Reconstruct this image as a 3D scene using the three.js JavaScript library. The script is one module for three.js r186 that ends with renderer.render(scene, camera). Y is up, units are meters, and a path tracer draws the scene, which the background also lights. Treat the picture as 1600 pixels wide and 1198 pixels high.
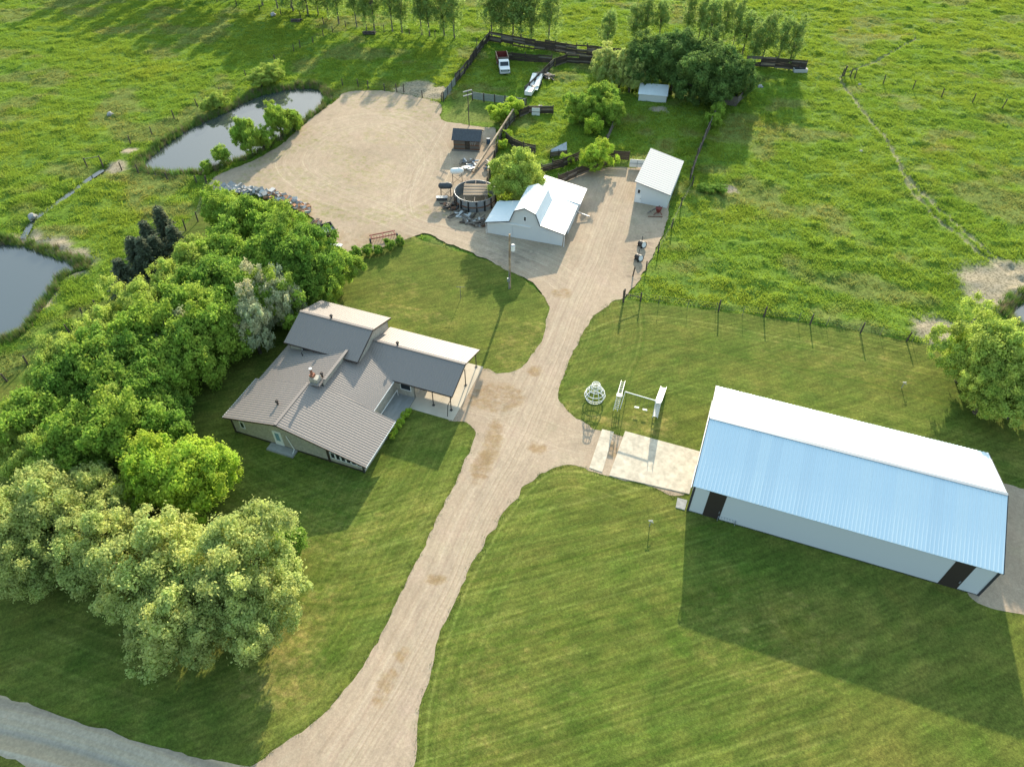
import * as THREE from 'three';
import { mergeGeometries } from 'three/addons/utils/BufferGeometryUtils.js';

// ------------------------------------------------------------------ camera, sky, sun, exposure
const scene = new THREE.Scene();
const camera = new THREE.PerspectiveCamera(56.75, 1024 / 766, 0.5, 8000);
camera.position.set(0, 57, 0);
camera.rotation.set(-45.8 * Math.PI / 180, 0, 0);

const SUN = new THREE.Vector3(0.21, 0.345, -0.977).normalize();
const SKY_GAIN = 1.0;
{
  const W = 512, Hh = 256, d = new Float32Array(W * Hh * 4), v = new THREE.Vector3();
  for (let j = 0; j < Hh; j++) for (let i = 0; i < W; i++) {
    const th = ((j + 0.5) / Hh - 0.5) * Math.PI, ph = ((i + 0.5) / W - 0.5) * 2 * Math.PI;
    v.set(Math.cos(th) * Math.cos(ph), Math.sin(th), Math.cos(th) * Math.sin(ph));
    const up = Math.max(v.y, 0), hz = Math.pow(1 - up, 2.2), c = Math.max(v.dot(SUN), 0);
    const glow = 1.0 * Math.pow(c, 5) + 2.2 * Math.pow(c, 40);
    const k = (j * W + i) * 4;
    const col = [[0.235, 0.45], [0.39, 0.54], [0.52, 0.62]];
    for (let q = 0; q < 3; q++) {
      let s = col[q][0] * (1 - hz) + col[q][1] * hz;
      s += glow * [1.0, 0.86, 0.66][q];
      if (v.y < 0) s *= 0.35;
      d[k + q] = s * SKY_GAIN;
    }
    d[k + 3] = 1;
  }
  const t = new THREE.DataTexture(d, W, Hh, THREE.RGBAFormat, THREE.FloatType);
  t.mapping = THREE.EquirectangularReflectionMapping; t.magFilter = THREE.LinearFilter; t.minFilter = THREE.LinearFilter; t.needsUpdate = true;
  scene.background = t; scene.environment = t;
  scene.backgroundIntensity = 1; scene.environmentIntensity = 1;
}
const sun = new THREE.DirectionalLight(new THREE.Color(1.0, 0.88, 0.68), 5.0);
sun.position.copy(SUN).multiplyScalar(200).add(new THREE.Vector3(0, 0, -80)); sun.target.position.set(0, 0, -80);
sun.castShadow = true; sun.shadow.mapSize.set(4096, 4096); sun.shadow.radius = 1.2;
Object.assign(sun.shadow.camera, { left: -130, right: 130, top: 130, bottom: -130, near: 1, far: 600 });
scene.add(sun, sun.target);
const renderer = new THREE.WebGLRenderer({ antialias: true });
renderer.toneMapping = THREE.LinearToneMapping;
renderer.toneMappingExposure = 2.05;
renderer.shadowMap.enabled = true;
renderer.setSize(1024, 766);

// ------------------------------------------------------------------ helpers
let seed = 7;
const rnd = () => { seed = (seed + 0x6D2B79F5) | 0; let t = Math.imul(seed ^ (seed >>> 15), 1 | seed); t = (t + Math.imul(t ^ (t >>> 7), 61 | t)) ^ t; return ((t ^ (t >>> 14)) >>> 0) / 4294967296; };
const rr = (a, b) => a + (b - a) * rnd();
const lerp = (a, b, t) => a + (b - a) * t, sst = (a, b, x) => { const t = Math.min(1, Math.max(0, (x - a) / (b - a))); return t * t * (3 - 2 * t); };
const hash = (i, j) => { let h = Math.imul(i, 374761393) + Math.imul(j, 668265263) | 0; h = Math.imul(h ^ (h >>> 13), 1274126177); return ((h ^ (h >>> 16)) >>> 0) / 4294967296; };
function vn(x, y) { const i = Math.floor(x), j = Math.floor(y), fx = x - i, fy = y - j, u = fx * fx * (3 - 2 * fx), w = fy * fy * (3 - 2 * fy); return lerp(lerp(hash(i, j), hash(i + 1, j), u), lerp(hash(i, j + 1), hash(i + 1, j + 1), u), w) * 2 - 1; }
const fbm = (x, y, o = 3) => { let s = 0, a = 1, n = 0; for (let k = 0; k < o; k++) { s += a * vn(x + k * 17.3, y - k * 9.1); n += a; a *= 0.5; x *= 2.03; y *= 2.03; } return s / n; };
const V = (x, y, z) => new THREE.Vector3(x, y, z);
const taken = new Map();
const numbered = (n) => { const k = taken.get(n) || 0; taken.set(n, k + 1); return k ? n + '_' + String(k).padStart(3, '0') : n; };
function lit(o) { o.traverse((m) => { if (m.isMesh) { m.castShadow = true; m.receiveShadow = true; } }); return o; }
function thing(name, label, category, x = 0, z = 0, turn = 0, group) {
  const o = new THREE.Group(); o.name = numbered(name); o.position.set(x, 0, z); o.rotation.y = turn; scene.add(o);
  o.userData = { label, category }; if (group) o.userData.group = group; return o;
}
function part(name, geo, m, parent) { const o = new THREE.Mesh(geo, m); o.name = name; o.castShadow = o.receiveShadow = true; parent.add(o); return o; }
function structure(name, geo, m) { const o = part(numbered(name), geo, m, scene); o.userData.kind = 'structure'; return o; }
function single(name, geo, m, label, category, group) { const o = part(numbered(name), geo, m, scene); o.userData = { label, category }; if (group) o.userData.group = group; return o; }
const norm = (g) => { const q = g.index ? g.toNonIndexed() : g; for (const k of Object.keys(q.attributes)) if (!['position', 'normal', 'uv'].includes(k)) q.deleteAttribute(k); return q; };
const merge = (l) => mergeGeometries(l.map(norm), false);
const box = (w, h, d, x = 0, y = 0, z = 0, ry = 0, rz = 0, rx = 0) => { const g = new THREE.BoxGeometry(w, h, d); if (rx) g.rotateX(rx); if (rz) g.rotateZ(rz); if (ry) g.rotateY(ry); return g.translate(x, y, z); };
const bar = (a, b, r, r2 = r, s = 7) => { const d = b.clone().sub(a), g = new THREE.CylinderGeometry(r2, r, d.length(), s); g.applyQuaternion(new THREE.Quaternion().setFromUnitVectors(V(0, 1, 0), d.clone().normalize())); const m = a.clone().add(b).multiplyScalar(0.5); return g.translate(m.x, m.y, m.z); };
const plank = (a, b, w, h) => { const d = b.clone().sub(a), g = new THREE.BoxGeometry(d.length(), h, w); g.rotateZ(Math.asin(d.y / d.length())); g.rotateY(-Math.atan2(d.z, d.x)); const m = a.clone().add(b).multiplyScalar(0.5); return g.translate(m.x, m.y, m.z); };
const cyl = (r, h, x, y, z, s = 16, r2 = r) => new THREE.CylinderGeometry(r2, r, h, s).translate(x, y, z);
const ring = (r, t, x, y, z) => new THREE.TorusGeometry(r, t, 6, 28).rotateX(Math.PI / 2).translate(x, y, z);
/** Ribbed sheet: a, b along the top edge, d, c along the bottom edge; the ribs run from a to d. */
function sheet(a, b, c, d, pitch = 0.3, rib = 0.03, th = 0.05) {
  const wid = Math.max(a.distanceTo(b), d.distanceTo(c)), n = Math.max(1, Math.round(wid / pitch)), ss = [0];
  const nrm = b.clone().sub(a).cross(d.clone().sub(a)).normalize(); if (nrm.y < -0.01) nrm.negate();
  const prof = [];
  for (let i = 0; i < n; i++) { const s = i / n, w = 1 / n; prof.push([s, 0], [s + w * 0.62, 0], [s + w * 0.72, rib], [s + w * 0.9, rib]); }
  prof.push([1, 0]);
  const pos = [], uv = [], L = a.distanceTo(d);
  const pt = (s, e, h) => (e ? d.clone().lerp(c, s) : a.clone().lerp(b, s)).addScaledVector(nrm, h);
  const quad = (p, q, r, s, u0, u1) => { for (const [k, u, v] of [[p, u0, 0], [s, u0, L], [r, u1, L], [p, u0, 0], [r, u1, L], [q, u1, 0]]) { pos.push(k.x, k.y, k.z); uv.push(u, v); } };
  for (let i = 0; i + 1 < prof.length; i++) { const [s0, h0] = prof[i], [s1, h1] = prof[i + 1]; quad(pt(s0, 0, h0), pt(s1, 0, h1), pt(s1, 1, h1), pt(s0, 1, h0), s0 * wid, s1 * wid); }
  quad(pt(0, 0, -th), pt(0, 1, -th), pt(1, 1, -th), pt(1, 0, -th), 0, wid);
  quad(pt(0, 1, 0), pt(1, 1, 0), pt(1, 1, -th), pt(0, 1, -th), 0, wid); quad(pt(0, 0, 0), pt(0, 0, -th), pt(1, 0, -th), pt(1, 0, 0), 0, wid);
  quad(pt(0, 0, 0), pt(0, 1, 0), pt(0, 1, -th), pt(0, 0, -th), 0, L); quad(pt(1, 0, 0), pt(1, 0, -th), pt(1, 1, -th), pt(1, 1, 0), 0, L);
  const g = new THREE.BufferGeometry(); g.setAttribute('position', new THREE.Float32BufferAttribute(pos, 3)); g.setAttribute('uv', new THREE.Float32BufferAttribute(uv, 2)); g.computeVertexNormals(); return g;
}
/** Wall prism: polygon of [u, h] in the plane across v, thickness t, at depth v (local z = -v). */
function wallU(pts, v, t = 0.14) { const s = new THREE.Shape(pts.map(([x, y]) => new THREE.Vector2(x, y))); return new THREE.ExtrudeGeometry(s, { depth: t, bevelEnabled: false }).translate(0, 0, -v - t); }
function wallV(pts, u, t = 0.14) { const s = new THREE.Shape(pts.map(([x, y]) => new THREE.Vector2(x, y))); return new THREE.ExtrudeGeometry(s, { depth: t, bevelEnabled: false }).rotateY(Math.PI / 2).translate(u, 0, 0); }

// ------------------------------------------------------------------ materials
const lin = (r, g, b) => new THREE.Color().setRGB(r, g, b);
function grain(base, amp, sx, sy, size = 256) {                // tiling grain: base 0..255 triple, amp of noise, stretch
  const d = new Uint8Array(size * size * 4);
  for (let j = 0; j < size; j++) for (let i = 0; i < size; i++) {
    const w = (x, n) => ((x % n) + n) % n;
    let n = 0, a = 1; for (let o = 0; o < 3; o++) { const fx = Math.max(1, Math.round(sx * 2 ** o)), fy = Math.max(1, Math.round(sy * 2 ** o)); const x = i / size * fx, y = j / size * fy, i0 = Math.floor(x), j0 = Math.floor(y); const u = x - i0, v = y - j0; n += a * (lerp(lerp(hash(w(i0, fx) + o * 91, w(j0, fy)), hash(w(i0 + 1, fx) + o * 91, w(j0, fy)), u), lerp(hash(w(i0, fx) + o * 91, w(j0 + 1, fy)), hash(w(i0 + 1, fx) + o * 91, w(j0 + 1, fy)), u), v) - 0.5); a *= 0.6; }
    const f = 1 + amp * n, k = (j * size + i) * 4; for (let q = 0; q < 3; q++) d[k + q] = Math.min(255, Math.max(0, base[q] * f)); d[k + 3] = 255;
  }
  const t = new THREE.DataTexture(d, size, size); t.colorSpace = THREE.SRGBColorSpace; t.wrapS = t.wrapT = THREE.RepeatWrapping; t.magFilter = THREE.LinearFilter; t.minFilter = THREE.LinearMipmapLinearFilter; t.generateMipmaps = true; t.needsUpdate = true; return t;
}
const matte = (o) => new THREE.MeshPhysicalMaterial({ roughness: 1, specularIntensity: 0.12, side: THREE.DoubleSide, ...o });
const std = (c, rough = 0.8, o = {}) => new THREE.MeshStandardMaterial({ color: c, roughness: rough, side: THREE.DoubleSide, ...o });
const rep = (t, x, y) => { const c = t.clone(); c.repeat.set(x, y); c.needsUpdate = true; return c; };
const grainWhite = grain([232, 232, 232], 0.1, 6, 40), grainWood = grain([205, 200, 195], 0.5, 4, 48), grainRough = grain([232, 232, 232], 0.16, 24, 24);
const M = {
  whiteMetal: std(lin(0.74, 0.77, 0.78), 0.42),
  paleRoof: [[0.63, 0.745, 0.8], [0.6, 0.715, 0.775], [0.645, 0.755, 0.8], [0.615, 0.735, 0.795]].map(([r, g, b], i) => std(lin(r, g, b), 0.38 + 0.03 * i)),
  whiteWall: std(lin(0.62, 0.64, 0.64), 0.55),
  dullWhite: std(lin(0.46, 0.45, 0.44), 0.8),
  brownRoof: std(lin(0.235, 0.2, 0.18), 0.5),
  brownTrim: std(lin(0.045, 0.032, 0.028), 0.5),
  darkTrim: std(lin(0.04, 0.04, 0.045), 0.6),
  siding: std(lin(0.5, 0.46, 0.38), 0.7, { map: rep(grainRough, 0.3, 0.3) }),
  glass: std(lin(0.02, 0.025, 0.03), 0.08),
  whitePaint: std(lin(0.78, 0.78, 0.76), 0.5),
  concrete: std(lin(0.64, 0.555, 0.435), 0.95, { map: rep(grainRough, 0.11, 0.11) }),
  concreteGrey: std(lin(0.36, 0.36, 0.35), 0.9, { map: rep(grainRough, 0.2, 0.2) }),
  oldWood: std(lin(0.09, 0.07, 0.055), 0.95, { map: rep(grainWood, 0.5, 0.5) }),
  greyWood: std(lin(0.24, 0.215, 0.19), 0.95, { map: rep(grainWood, 0.5, 0.5) }),
  paleWood: std(lin(0.55, 0.42, 0.29), 0.85, { map: rep(grainWood, 0.4, 0.4) }),
  post: std(lin(0.075, 0.06, 0.05), 0.95),
  galv: std(lin(0.42, 0.45, 0.48), 0.4, { metalness: 0.4, map: rep(grainRough, 0.3, 0.3) }),
  rust: std(lin(0.22, 0.1, 0.055), 0.9, { map: rep(grainRough, 0.5, 0.5) }),
  orange: std(lin(0.5, 0.24, 0.12), 0.9, { map: rep(grainRough, 0.5, 0.5) }),
  red: std(lin(0.22, 0.04, 0.03), 0.7, { map: rep(grainRough, 0.5, 0.5) }),
  black: std(lin(0.018, 0.018, 0.02), 0.5), slate: std(lin(0.07, 0.075, 0.085), 0.6, { map: rep(grainRough, 0.3, 0.3) }),
  blue: std(lin(0.04, 0.1, 0.17), 0.5), brick: std(lin(0.3, 0.13, 0.08), 0.9), wire: std(lin(0.12, 0.12, 0.12), 0.6), bark: std(lin(0.11, 0.095, 0.08), 0.95, { map: rep(grainWood, 0.6, 0.4) }), paleBark: std(lin(0.26, 0.25, 0.21), 0.95, { map: rep(grainWood, 0.6, 0.4) }),
  rock: std(lin(0.38, 0.37, 0.36), 0.95, { map: rep(grainRough, 0.4, 0.4) }),
};

// ------------------------------------------------------------------ outlines of the setting, metres on the ground [x, z]
const inPoly = (p, x, z) => { let c = false; for (let i = 0, j = p.length - 1; i < p.length; j = i++) { const [xi, zi] = p[i], [xj, zj] = p[j]; if ((zi > z) !== (zj > z) && x < (xj - xi) * (z - zi) / (zj - zi) + xi) c = !c; } return c; };
const segD = (x, z, a, b) => { const dx = b[0] - a[0], dz = b[1] - a[1], t = Math.min(1, Math.max(0, ((x - a[0]) * dx + (z - a[1]) * dz) / (dx * dx + dz * dz + 1e-9))); return Math.hypot(x - a[0] - t * dx, z - a[1] - t * dz); };
const sd = (p, x, z) => { let d = 1e9; for (let i = 0; i < p.length; i++) d = Math.min(d, segD(x, z, p[i], p[(i + 1) % p.length])); return inPoly(p, x, z) ? -d : d; };
const lineD = (p, x, z) => { let d = 1e9; for (let i = 0; i + 1 < p.length; i++) d = Math.min(d, segD(x, z, p[i], p[i + 1])); return d; };
/** Closed spline through the points with an uneven edge. */
function outline(p, step = 0.4, amp = 0.14, smooth = true) {
  const out = [], n = p.length;
  for (let i = 0; i < n; i++) {
    const a = p[(i + n - 1) % n], b = p[i], c = p[(i + 1) % n], d = p[(i + 2) % n], L = Math.hypot(c[0] - b[0], c[1] - b[1]), k = Math.max(1, Math.min(400, Math.round(L / step)));
    for (let q = 0; q < k; q++) {
      const t = q / k, cr = (w, x, y, z) => smooth && L < 40 ? 0.5 * (2 * x + (y - w) * t + (2 * w - 5 * x + 4 * y - z) * t * t + (3 * x - w - 3 * y + z) * t * t * t) : lerp(x, y, t);
      const x = cr(a[0], b[0], c[0], d[0]), z = cr(a[1], b[1], c[1], d[1]);
      out.push([x + amp * (fbm(x * 0.9, z * 0.9, 3) * 1.6), z + amp * (fbm(x * 0.9 + 50, z * 0.9, 3) * 1.6)]);
    }
  }
  return out;
}
const gravelP = [[-19.04, -16.16], [-17.25, -17.6], [-14.76, -19.67], [-12.33, -23.11], [-10.75, -26.87], [-9.08, -31.61], [-7.21, -36.92], [-5.38, -42.1], [-4.39, -45.73], [-3.83, -48.22], [-4.9, -49.64], [-6.85, -50.37], [-7.88, -55.33], [-7.26, -56.85], [-3.14, -57.67], [-1.82, -57.05], [0, -57.36], [1.85, -59.25], [3.43, -62.55], [4.51, -67.24], [4.37, -69.98], [3.3, -72.7], [2.09, -74.45], [0, -75.96], [-3.46, -78.81], [-7.04, -81.32], [-9.8, -83.15], [-12.18, -84.87], [-14.32, -83.77], [-17.63, -81.62], [-20.95, -80.28], [-23.75, -81.32], [-27.45, -86.96], [-31.03, -90.98], [-35.66, -94.68], [-40.47, -96.51], [-44.21, -95.96], [-46.72, -98.19], [-45.73, -101.28], [-41.43, -106.14], [-38.4, -111.08], [-35.77, -119.2], [-32.64, -126.81], [-30.46, -131.41], [-23.93, -131.69], [-17.71, -129.22], [-13.02, -126.28], [-12.36, -120.18], [-8.91, -118.48], [-5.53, -117.28], [-2.75, -116.1], [-2.93, -107.83], [-3.96, -98.76], [-2.38, -92.72], [5.83, -95.96], [10.01, -100.69], [15.26, -103.27], [18.83, -103.27], [24.42, -103.27], [23.35, -92.37], [21.29, -84.87], [18.12, -77.37], [15.7, -72.84], [14.12, -70.49], [12.75, -69.72], [10.29, -67.24], [8, -62.55], [6.24, -58.2], [5.29, -55.13], [5.26, -52.89], [6.33, -50.92], [8.46, -49.01], [10.72, -47.95], [13.3, -47.17], [19.24, -45.48], [16.56, -40.41], [12.6, -41.63], [8.93, -42.8], [6.76, -43.76], [5.48, -44], [3.2, -43.2], [1.26, -41.24], [-1.21, -37.55], [-3.18, -33.47], [-4.96, -29.12], [-6.1, -25.71], [-6.85, -22.05], [-7.24, -19.15], [-7.14, -16.16]].concat([[-8, -12], [-12, -4], [-24, -10], [-23, -14]]);
const roadP = [[-120, -31]].concat([[-40.17, -21.25], [-36.73, -20.33], [-31.66, -18.87], [-26.32, -17.51], [-22.23, -16.63], [-19.01, -16.07]], [[-10, -9], [40, 10], [44, 2], [60, 8], [60, 20], [-10, -1.5]], [[-35.72, -16.16], [-38, -16.94]], [[-120, -24]]);
const lawnP = [[-110, -22]].concat([[-59.52, -51.47], [-57.15, -55.03], [-54.83, -59.25], [-53.45, -64.61], [-51.74, -69.98], [-49.75, -76.66], [-47.54, -84.08], [-45.51, -93.78], [-44.37, -96.51], [-37.53, -90.64], [-22.34, -80.72], [-14.38, -84.4], [0, -76.66], [4.85, -69.98], [14.09, -70.23], [23.97, -68.47], [35.94, -65.67], [47.18, -62.44], [51.83, -60.88], [58.75, -58.2]], [[140, -64], [140, 30], [-110, 30]]);
const patchP = [[-12.82, -126.81], [-7.1, -129.49], [0, -126.81], [-2.24, -119.2], [-2.75, -116.1], [-8.91, -118.48], [-12.51, -120.67]];
const pondA = [[-59.93, -104.08], [-58.97, -108.9], [-56.24, -116.8], [-53.12, -121.17], [-50.35, -125.5], [-47.44, -130.04], [-43.32, -132.81], [-37.53, -133.95], [-34.16, -130.04], [-34.58, -124.72], [-36.77, -119.69], [-39.07, -114.01], [-41.96, -108.25], [-46.14, -104.49], [-49.5, -102.07], [-55.56, -102.07]];
const pondB = [[-74.69, -79.54], [-71.3, -83.15], [-66.7, -81.93], [-61.49, -79.54], [-57.16, -77.51], [-59.71, -75.55], [-59.38, -72.57], [-59.39, -68.72], [-59.13, -64.5], [-60.82, -62.32], [-66.23, -61.1]];
const pondC = [[61.08, -67.24], [63.86, -69.98], [68.72, -71.52], [68.3, -66.27], [62.87, -64.85]];
const ditch = [[-65.13, -103.27], [-66.1, -100.69], [-67.62, -95.04], [-69.57, -88.94], [-68.7, -83.31]], trails = [[[63.1, -137.43], [62.63, -124.2], [63.14, -112.2], [61.62, -102.07], [62.19, -95.96], [63.44, -89.78], [64.96, -81.02], [66.84, -75.96]], [[61.62, -102.07], [60.73, -95.96], [61.8, -88.11], [63.74, -80.28], [66.65, -73.91]], [[63.98, -138.62], [73.23, -145.75], [85.65, -157.64]], [[-57.15, -55.03], [-55.13, -59.9], [-53.61, -64.61], [-51.84, -70.23]]];
const bare = [[[62.68, -72.57], 6.5], [[65.81, -73.91], 6], [[51.99, -63.92], 4.5], [[33.31, -97.25], 1.6], [[-18, -132.25], 5], [[-14.29, -130.86], 4], [[-63.09, -103.27], 2.5], [[-62.66, -108.9], 1.5], [[26.36, -123.69], 2.2], [[-63.94, -80.72], 4.5], [[-59.6, -77.8], 4.5], [[-68.18, -82.23], 4], [[-59.82, -69.98], 2.5]].map(([p, r]) => [...p, r]);

// ------------------------------------------------------------------ terrain
const GX0 = -134, GX1 = 134, GZ0 = -200, GZ1 = -24, CELL = 0.42;
const coarse = (() => {                                        // distances to the outlines on a 1 m raster
  const nx = GX1 - GX0 + 1, nz = GZ1 - GZ0 + 1, a = new Float32Array(nx * nz), b = new Float32Array(nx * nz);
  for (let j = 0; j < nz; j++) for (let i = 0; i < nx; i++) {
    const x = GX0 + i, z = GZ0 + j;
    a[j * nx + i] = Math.min(sd(gravelP, x, z), sd(lawnP, x, z), sd(patchP, x, z)); b[j * nx + i] = Math.min(sd(pondA, x, z), sd(pondB, x, z), sd(pondC, x, z));
  }
  return (m, x, z) => { const u = Math.min(nx - 1.001, Math.max(0, x - GX0)), v = Math.min(nz - 1.001, Math.max(0, z - GZ0)), i = Math.floor(u), j = Math.floor(v), f = u - i, h = v - j, t = m ? b : a, k = j * nx + i; return lerp(lerp(t[k], t[k + 1], f), lerp(t[k + nx], t[k + nx + 1], f), h); };
})();
const openD = (x, z) => coarse(0, x, z), pondD = (x, z) => coarse(1, x, z);
const trailD = (x, z) => { let d = 9; for (const t of trails) d = Math.min(d, lineD(t, x, z)); return d; };
function landY(x, z) {
  const m = openD(x, z), p = pondD(x, z);
  let h = 0.05 + 0.11 * fbm(x / 1.25, z / 1.05, 2) + 0.17 * vn(x / 2.7 + 9, z / 2.0) + 0.16 * vn(x / 11, z / 9 + 4);
  const tuss = vn(x / 1.9 + 31, z / 1.5 - 7); if (tuss > 0.55) h += (tuss - 0.55) * 0.75;
  if (x > 20 || z < -110) { const t = trailD(x, z); h -= 0.26 * (1 - sst(0.15, 0.6, t)); }
  const dt = lineD(ditch, x, z); h -= 0.5 * (1 - sst(0.3, 1.5, dt));
  h = lerp(-0.16, h, sst(-0.3, 0.9, m));
  h = lerp(-0.95 + 0.1 * vn(x, z), h, sst(-1.4, 1.3, p + 0.5 * vn(x / 1.4, z / 1.4)));
  return h;
}
const soilAt = (x, z) => { let s = 0; for (const [bx, bz, r] of bare) s = Math.max(s, 1 - sst(r * 0.5, r, Math.hypot(x - bx, z - bz) + 1.1 * fbm(x / 1.3, z / 1.3))); return s; };
{
  const nx = Math.round((GX1 - GX0) / CELL), nz = Math.round((GZ1 - GZ0) / CELL), N = (nx + 1) * (nz + 1), pos = new Float32Array((N + 8) * 3), col = new Float32Array((N + 8) * 3), uv = new Float32Array((N + 8) * 2), idx = [];
  for (let j = 0, k = 0; j <= nz; j++) for (let i = 0; i <= nx; i++, k++) {
    const x = GX0 + i * CELL, z = GZ0 + j * CELL, rim = i === 0 || j === 0 || i === nx || j === nz;
    pos.set([x, rim ? -0.05 : landY(x, z), z], k * 3); uv.set([x / 6, z / 6], k * 2);
    const dry = 0.5 + 0.5 * fbm(x / 14, z / 10, 3), lush = sst(0.05, 0.6, fbm(x / 2.3 + 40, z / 1.7, 2)), s = Math.max(soilAt(x, z), (x > 20 || z < -110) && trailD(x, z) < 0.4 ? 0.55 : 0), wet = 1 - sst(-0.6, 0.5, pondD(x, z));
    const c = [lerp(lerp(0.11, 0.16, dry), 0.075, lush * 0.6), lerp(lerp(0.2, 0.22, dry), 0.15, lush * 0.6), lerp(0.022, 0.032, dry)];
    const worn = sst(0.12, 0.4, fbm(x / 8 + 3, z / 6, 3)) * 0.6; c[0] = lerp(c[0], 0.165, worn); c[1] = lerp(c[1], 0.18, worn); c[2] = lerp(c[2], 0.055, worn);
    const e = [0.34, 0.285, 0.21];
    for (let q = 0; q < 3; q++) col[k * 3 + q] = lerp(lerp(c[q], e[q], s), [0.09, 0.08, 0.06][q], wet);
  }
  for (let j = 0; j < nz; j++) for (let i = 0; i < nx; i++) { const a = j * (nx + 1) + i, b = a + 1, c = a + nx + 1, d = c + 1; idx.push(a, c, b, b, c, d); }
  const R = 3500, far = [[-R, -R], [R, -R], [R, R], [-R, R]], near = [[GX0, GZ0], [GX1, GZ0], [GX1, GZ1], [GX0, GZ1]];   // the meadow goes on to the horizon
  for (let q = 0; q < 4; q++) { pos.set([far[q][0], -0.3, far[q][1]], (N + q) * 3); pos.set([near[q][0], -0.05, near[q][1]], (N + 4 + q) * 3); for (const k of [N + q, N + 4 + q]) { col.set([0.13, 0.19, 0.03], k * 3); uv.set([pos[k * 3] / 6, pos[k * 3 + 2] / 6], k * 2); } }
  for (let q = 0; q < 4; q++) { const p = (q + 1) % 4; idx.push(N + q, N + 4 + q, N + p, N + p, N + 4 + q, N + 4 + p); }
  const g = new THREE.BufferGeometry(); g.setAttribute('position', new THREE.BufferAttribute(pos, 3)); g.setAttribute('color', new THREE.BufferAttribute(col, 3)); g.setAttribute('uv', new THREE.BufferAttribute(uv, 2)); g.setIndex(idx); g.computeVertexNormals();
  structure('pasture', g, matte({ vertexColors: true, map: grain([238, 240, 232], 0.5, 40, 40, 512) }));
}
const flat = (p, y, x0, z0, w, d) => {                          // a level sheet with uv 0..1 over its map's area
  const s = new THREE.Shape(p.map(([x, z]) => new THREE.Vector2(x, -z))), g = new THREE.ShapeGeometry(s).rotateX(-Math.PI / 2).translate(0, y, 0), q = g.attributes.position, uv = g.attributes.uv;
  for (let i = 0; i < q.count; i++) uv.setXY(i, (q.getX(i) - x0) / w, 1 - (q.getZ(i) - z0) / d);
  g.computeVertexNormals(); return g;
};
function paint(W, H, x0, z0, w, d, draw, grainAmp, tone) {            // a colour map laid out in metres
  const c = document.createElement('canvas'); c.width = W; c.height = H; const k = c.getContext('2d');
  const X = (x) => (x - x0) / w * W, Z = (z) => (z - z0) / d * H;
  draw(k, X, Z, W / w);
  const im = k.getImageData(0, 0, W, H), a = im.data;
  for (let j = 0; j < H; j++) for (let i = 0; i < W; i++) { const q = (j * W + i) * 4, f = 1 + grainAmp * (hash(i, j) - 0.5) + grainAmp * 0.4 * vn(i / 2.3 + j * 0.13, j / 2.3 - i * 0.11); const m = tone ? tone(x0 + i / W * w, z0 + j / H * d) : null; for (let e = 0; e < 3; e++) a[q + e] *= m ? f * m[e] : f; }
  k.putImageData(im, 0, 0);
  const t = new THREE.CanvasTexture(c); t.colorSpace = THREE.SRGBColorSpace; t.anisotropy = 8; return t;
}
const trace = (k, pts, X, Z) => { k.beginPath(); pts.forEach(([x, z], i) => i ? k.lineTo(X(x), Z(z)) : k.moveTo(X(x), Z(z))); };
const bez = (pts, n = 60) => { const c = new THREE.CatmullRomCurve3(pts.map(([x, z]) => V(x, 0, z))); return c.getPoints(n).map((p) => [p.x, p.z]); };
const offset = (pts, o) => pts.map(([x, z], i) => { const a = pts[Math.max(0, i - 1)], b = pts[Math.min(pts.length - 1, i + 1)], dx = b[0] - a[0], dz = b[1] - a[1], l = Math.hypot(dx, dz) + 1e-6; return [x - dz / l * o, z + dx / l * o]; });
const blot = (k, X, Z, sc, x, z, rx, rz, turn, col, n = 120) => { for (let i = 0; i < n; i++) { const a = rnd() * 6.28, r = Math.sqrt(rnd()), lx = Math.cos(a) * r * rx, lz = Math.sin(a) * r * rz, px = x + lx * Math.cos(turn) - lz * Math.sin(turn), pz = z + lx * Math.sin(turn) + lz * Math.cos(turn); k.fillStyle = col(rnd()); k.beginPath(); k.ellipse(X(px), Z(pz), sc * rr(0.1, 0.55), sc * rr(0.06, 0.3), turn + rr(-0.5, 0.5), 0, 7); k.fill(); } };

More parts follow.
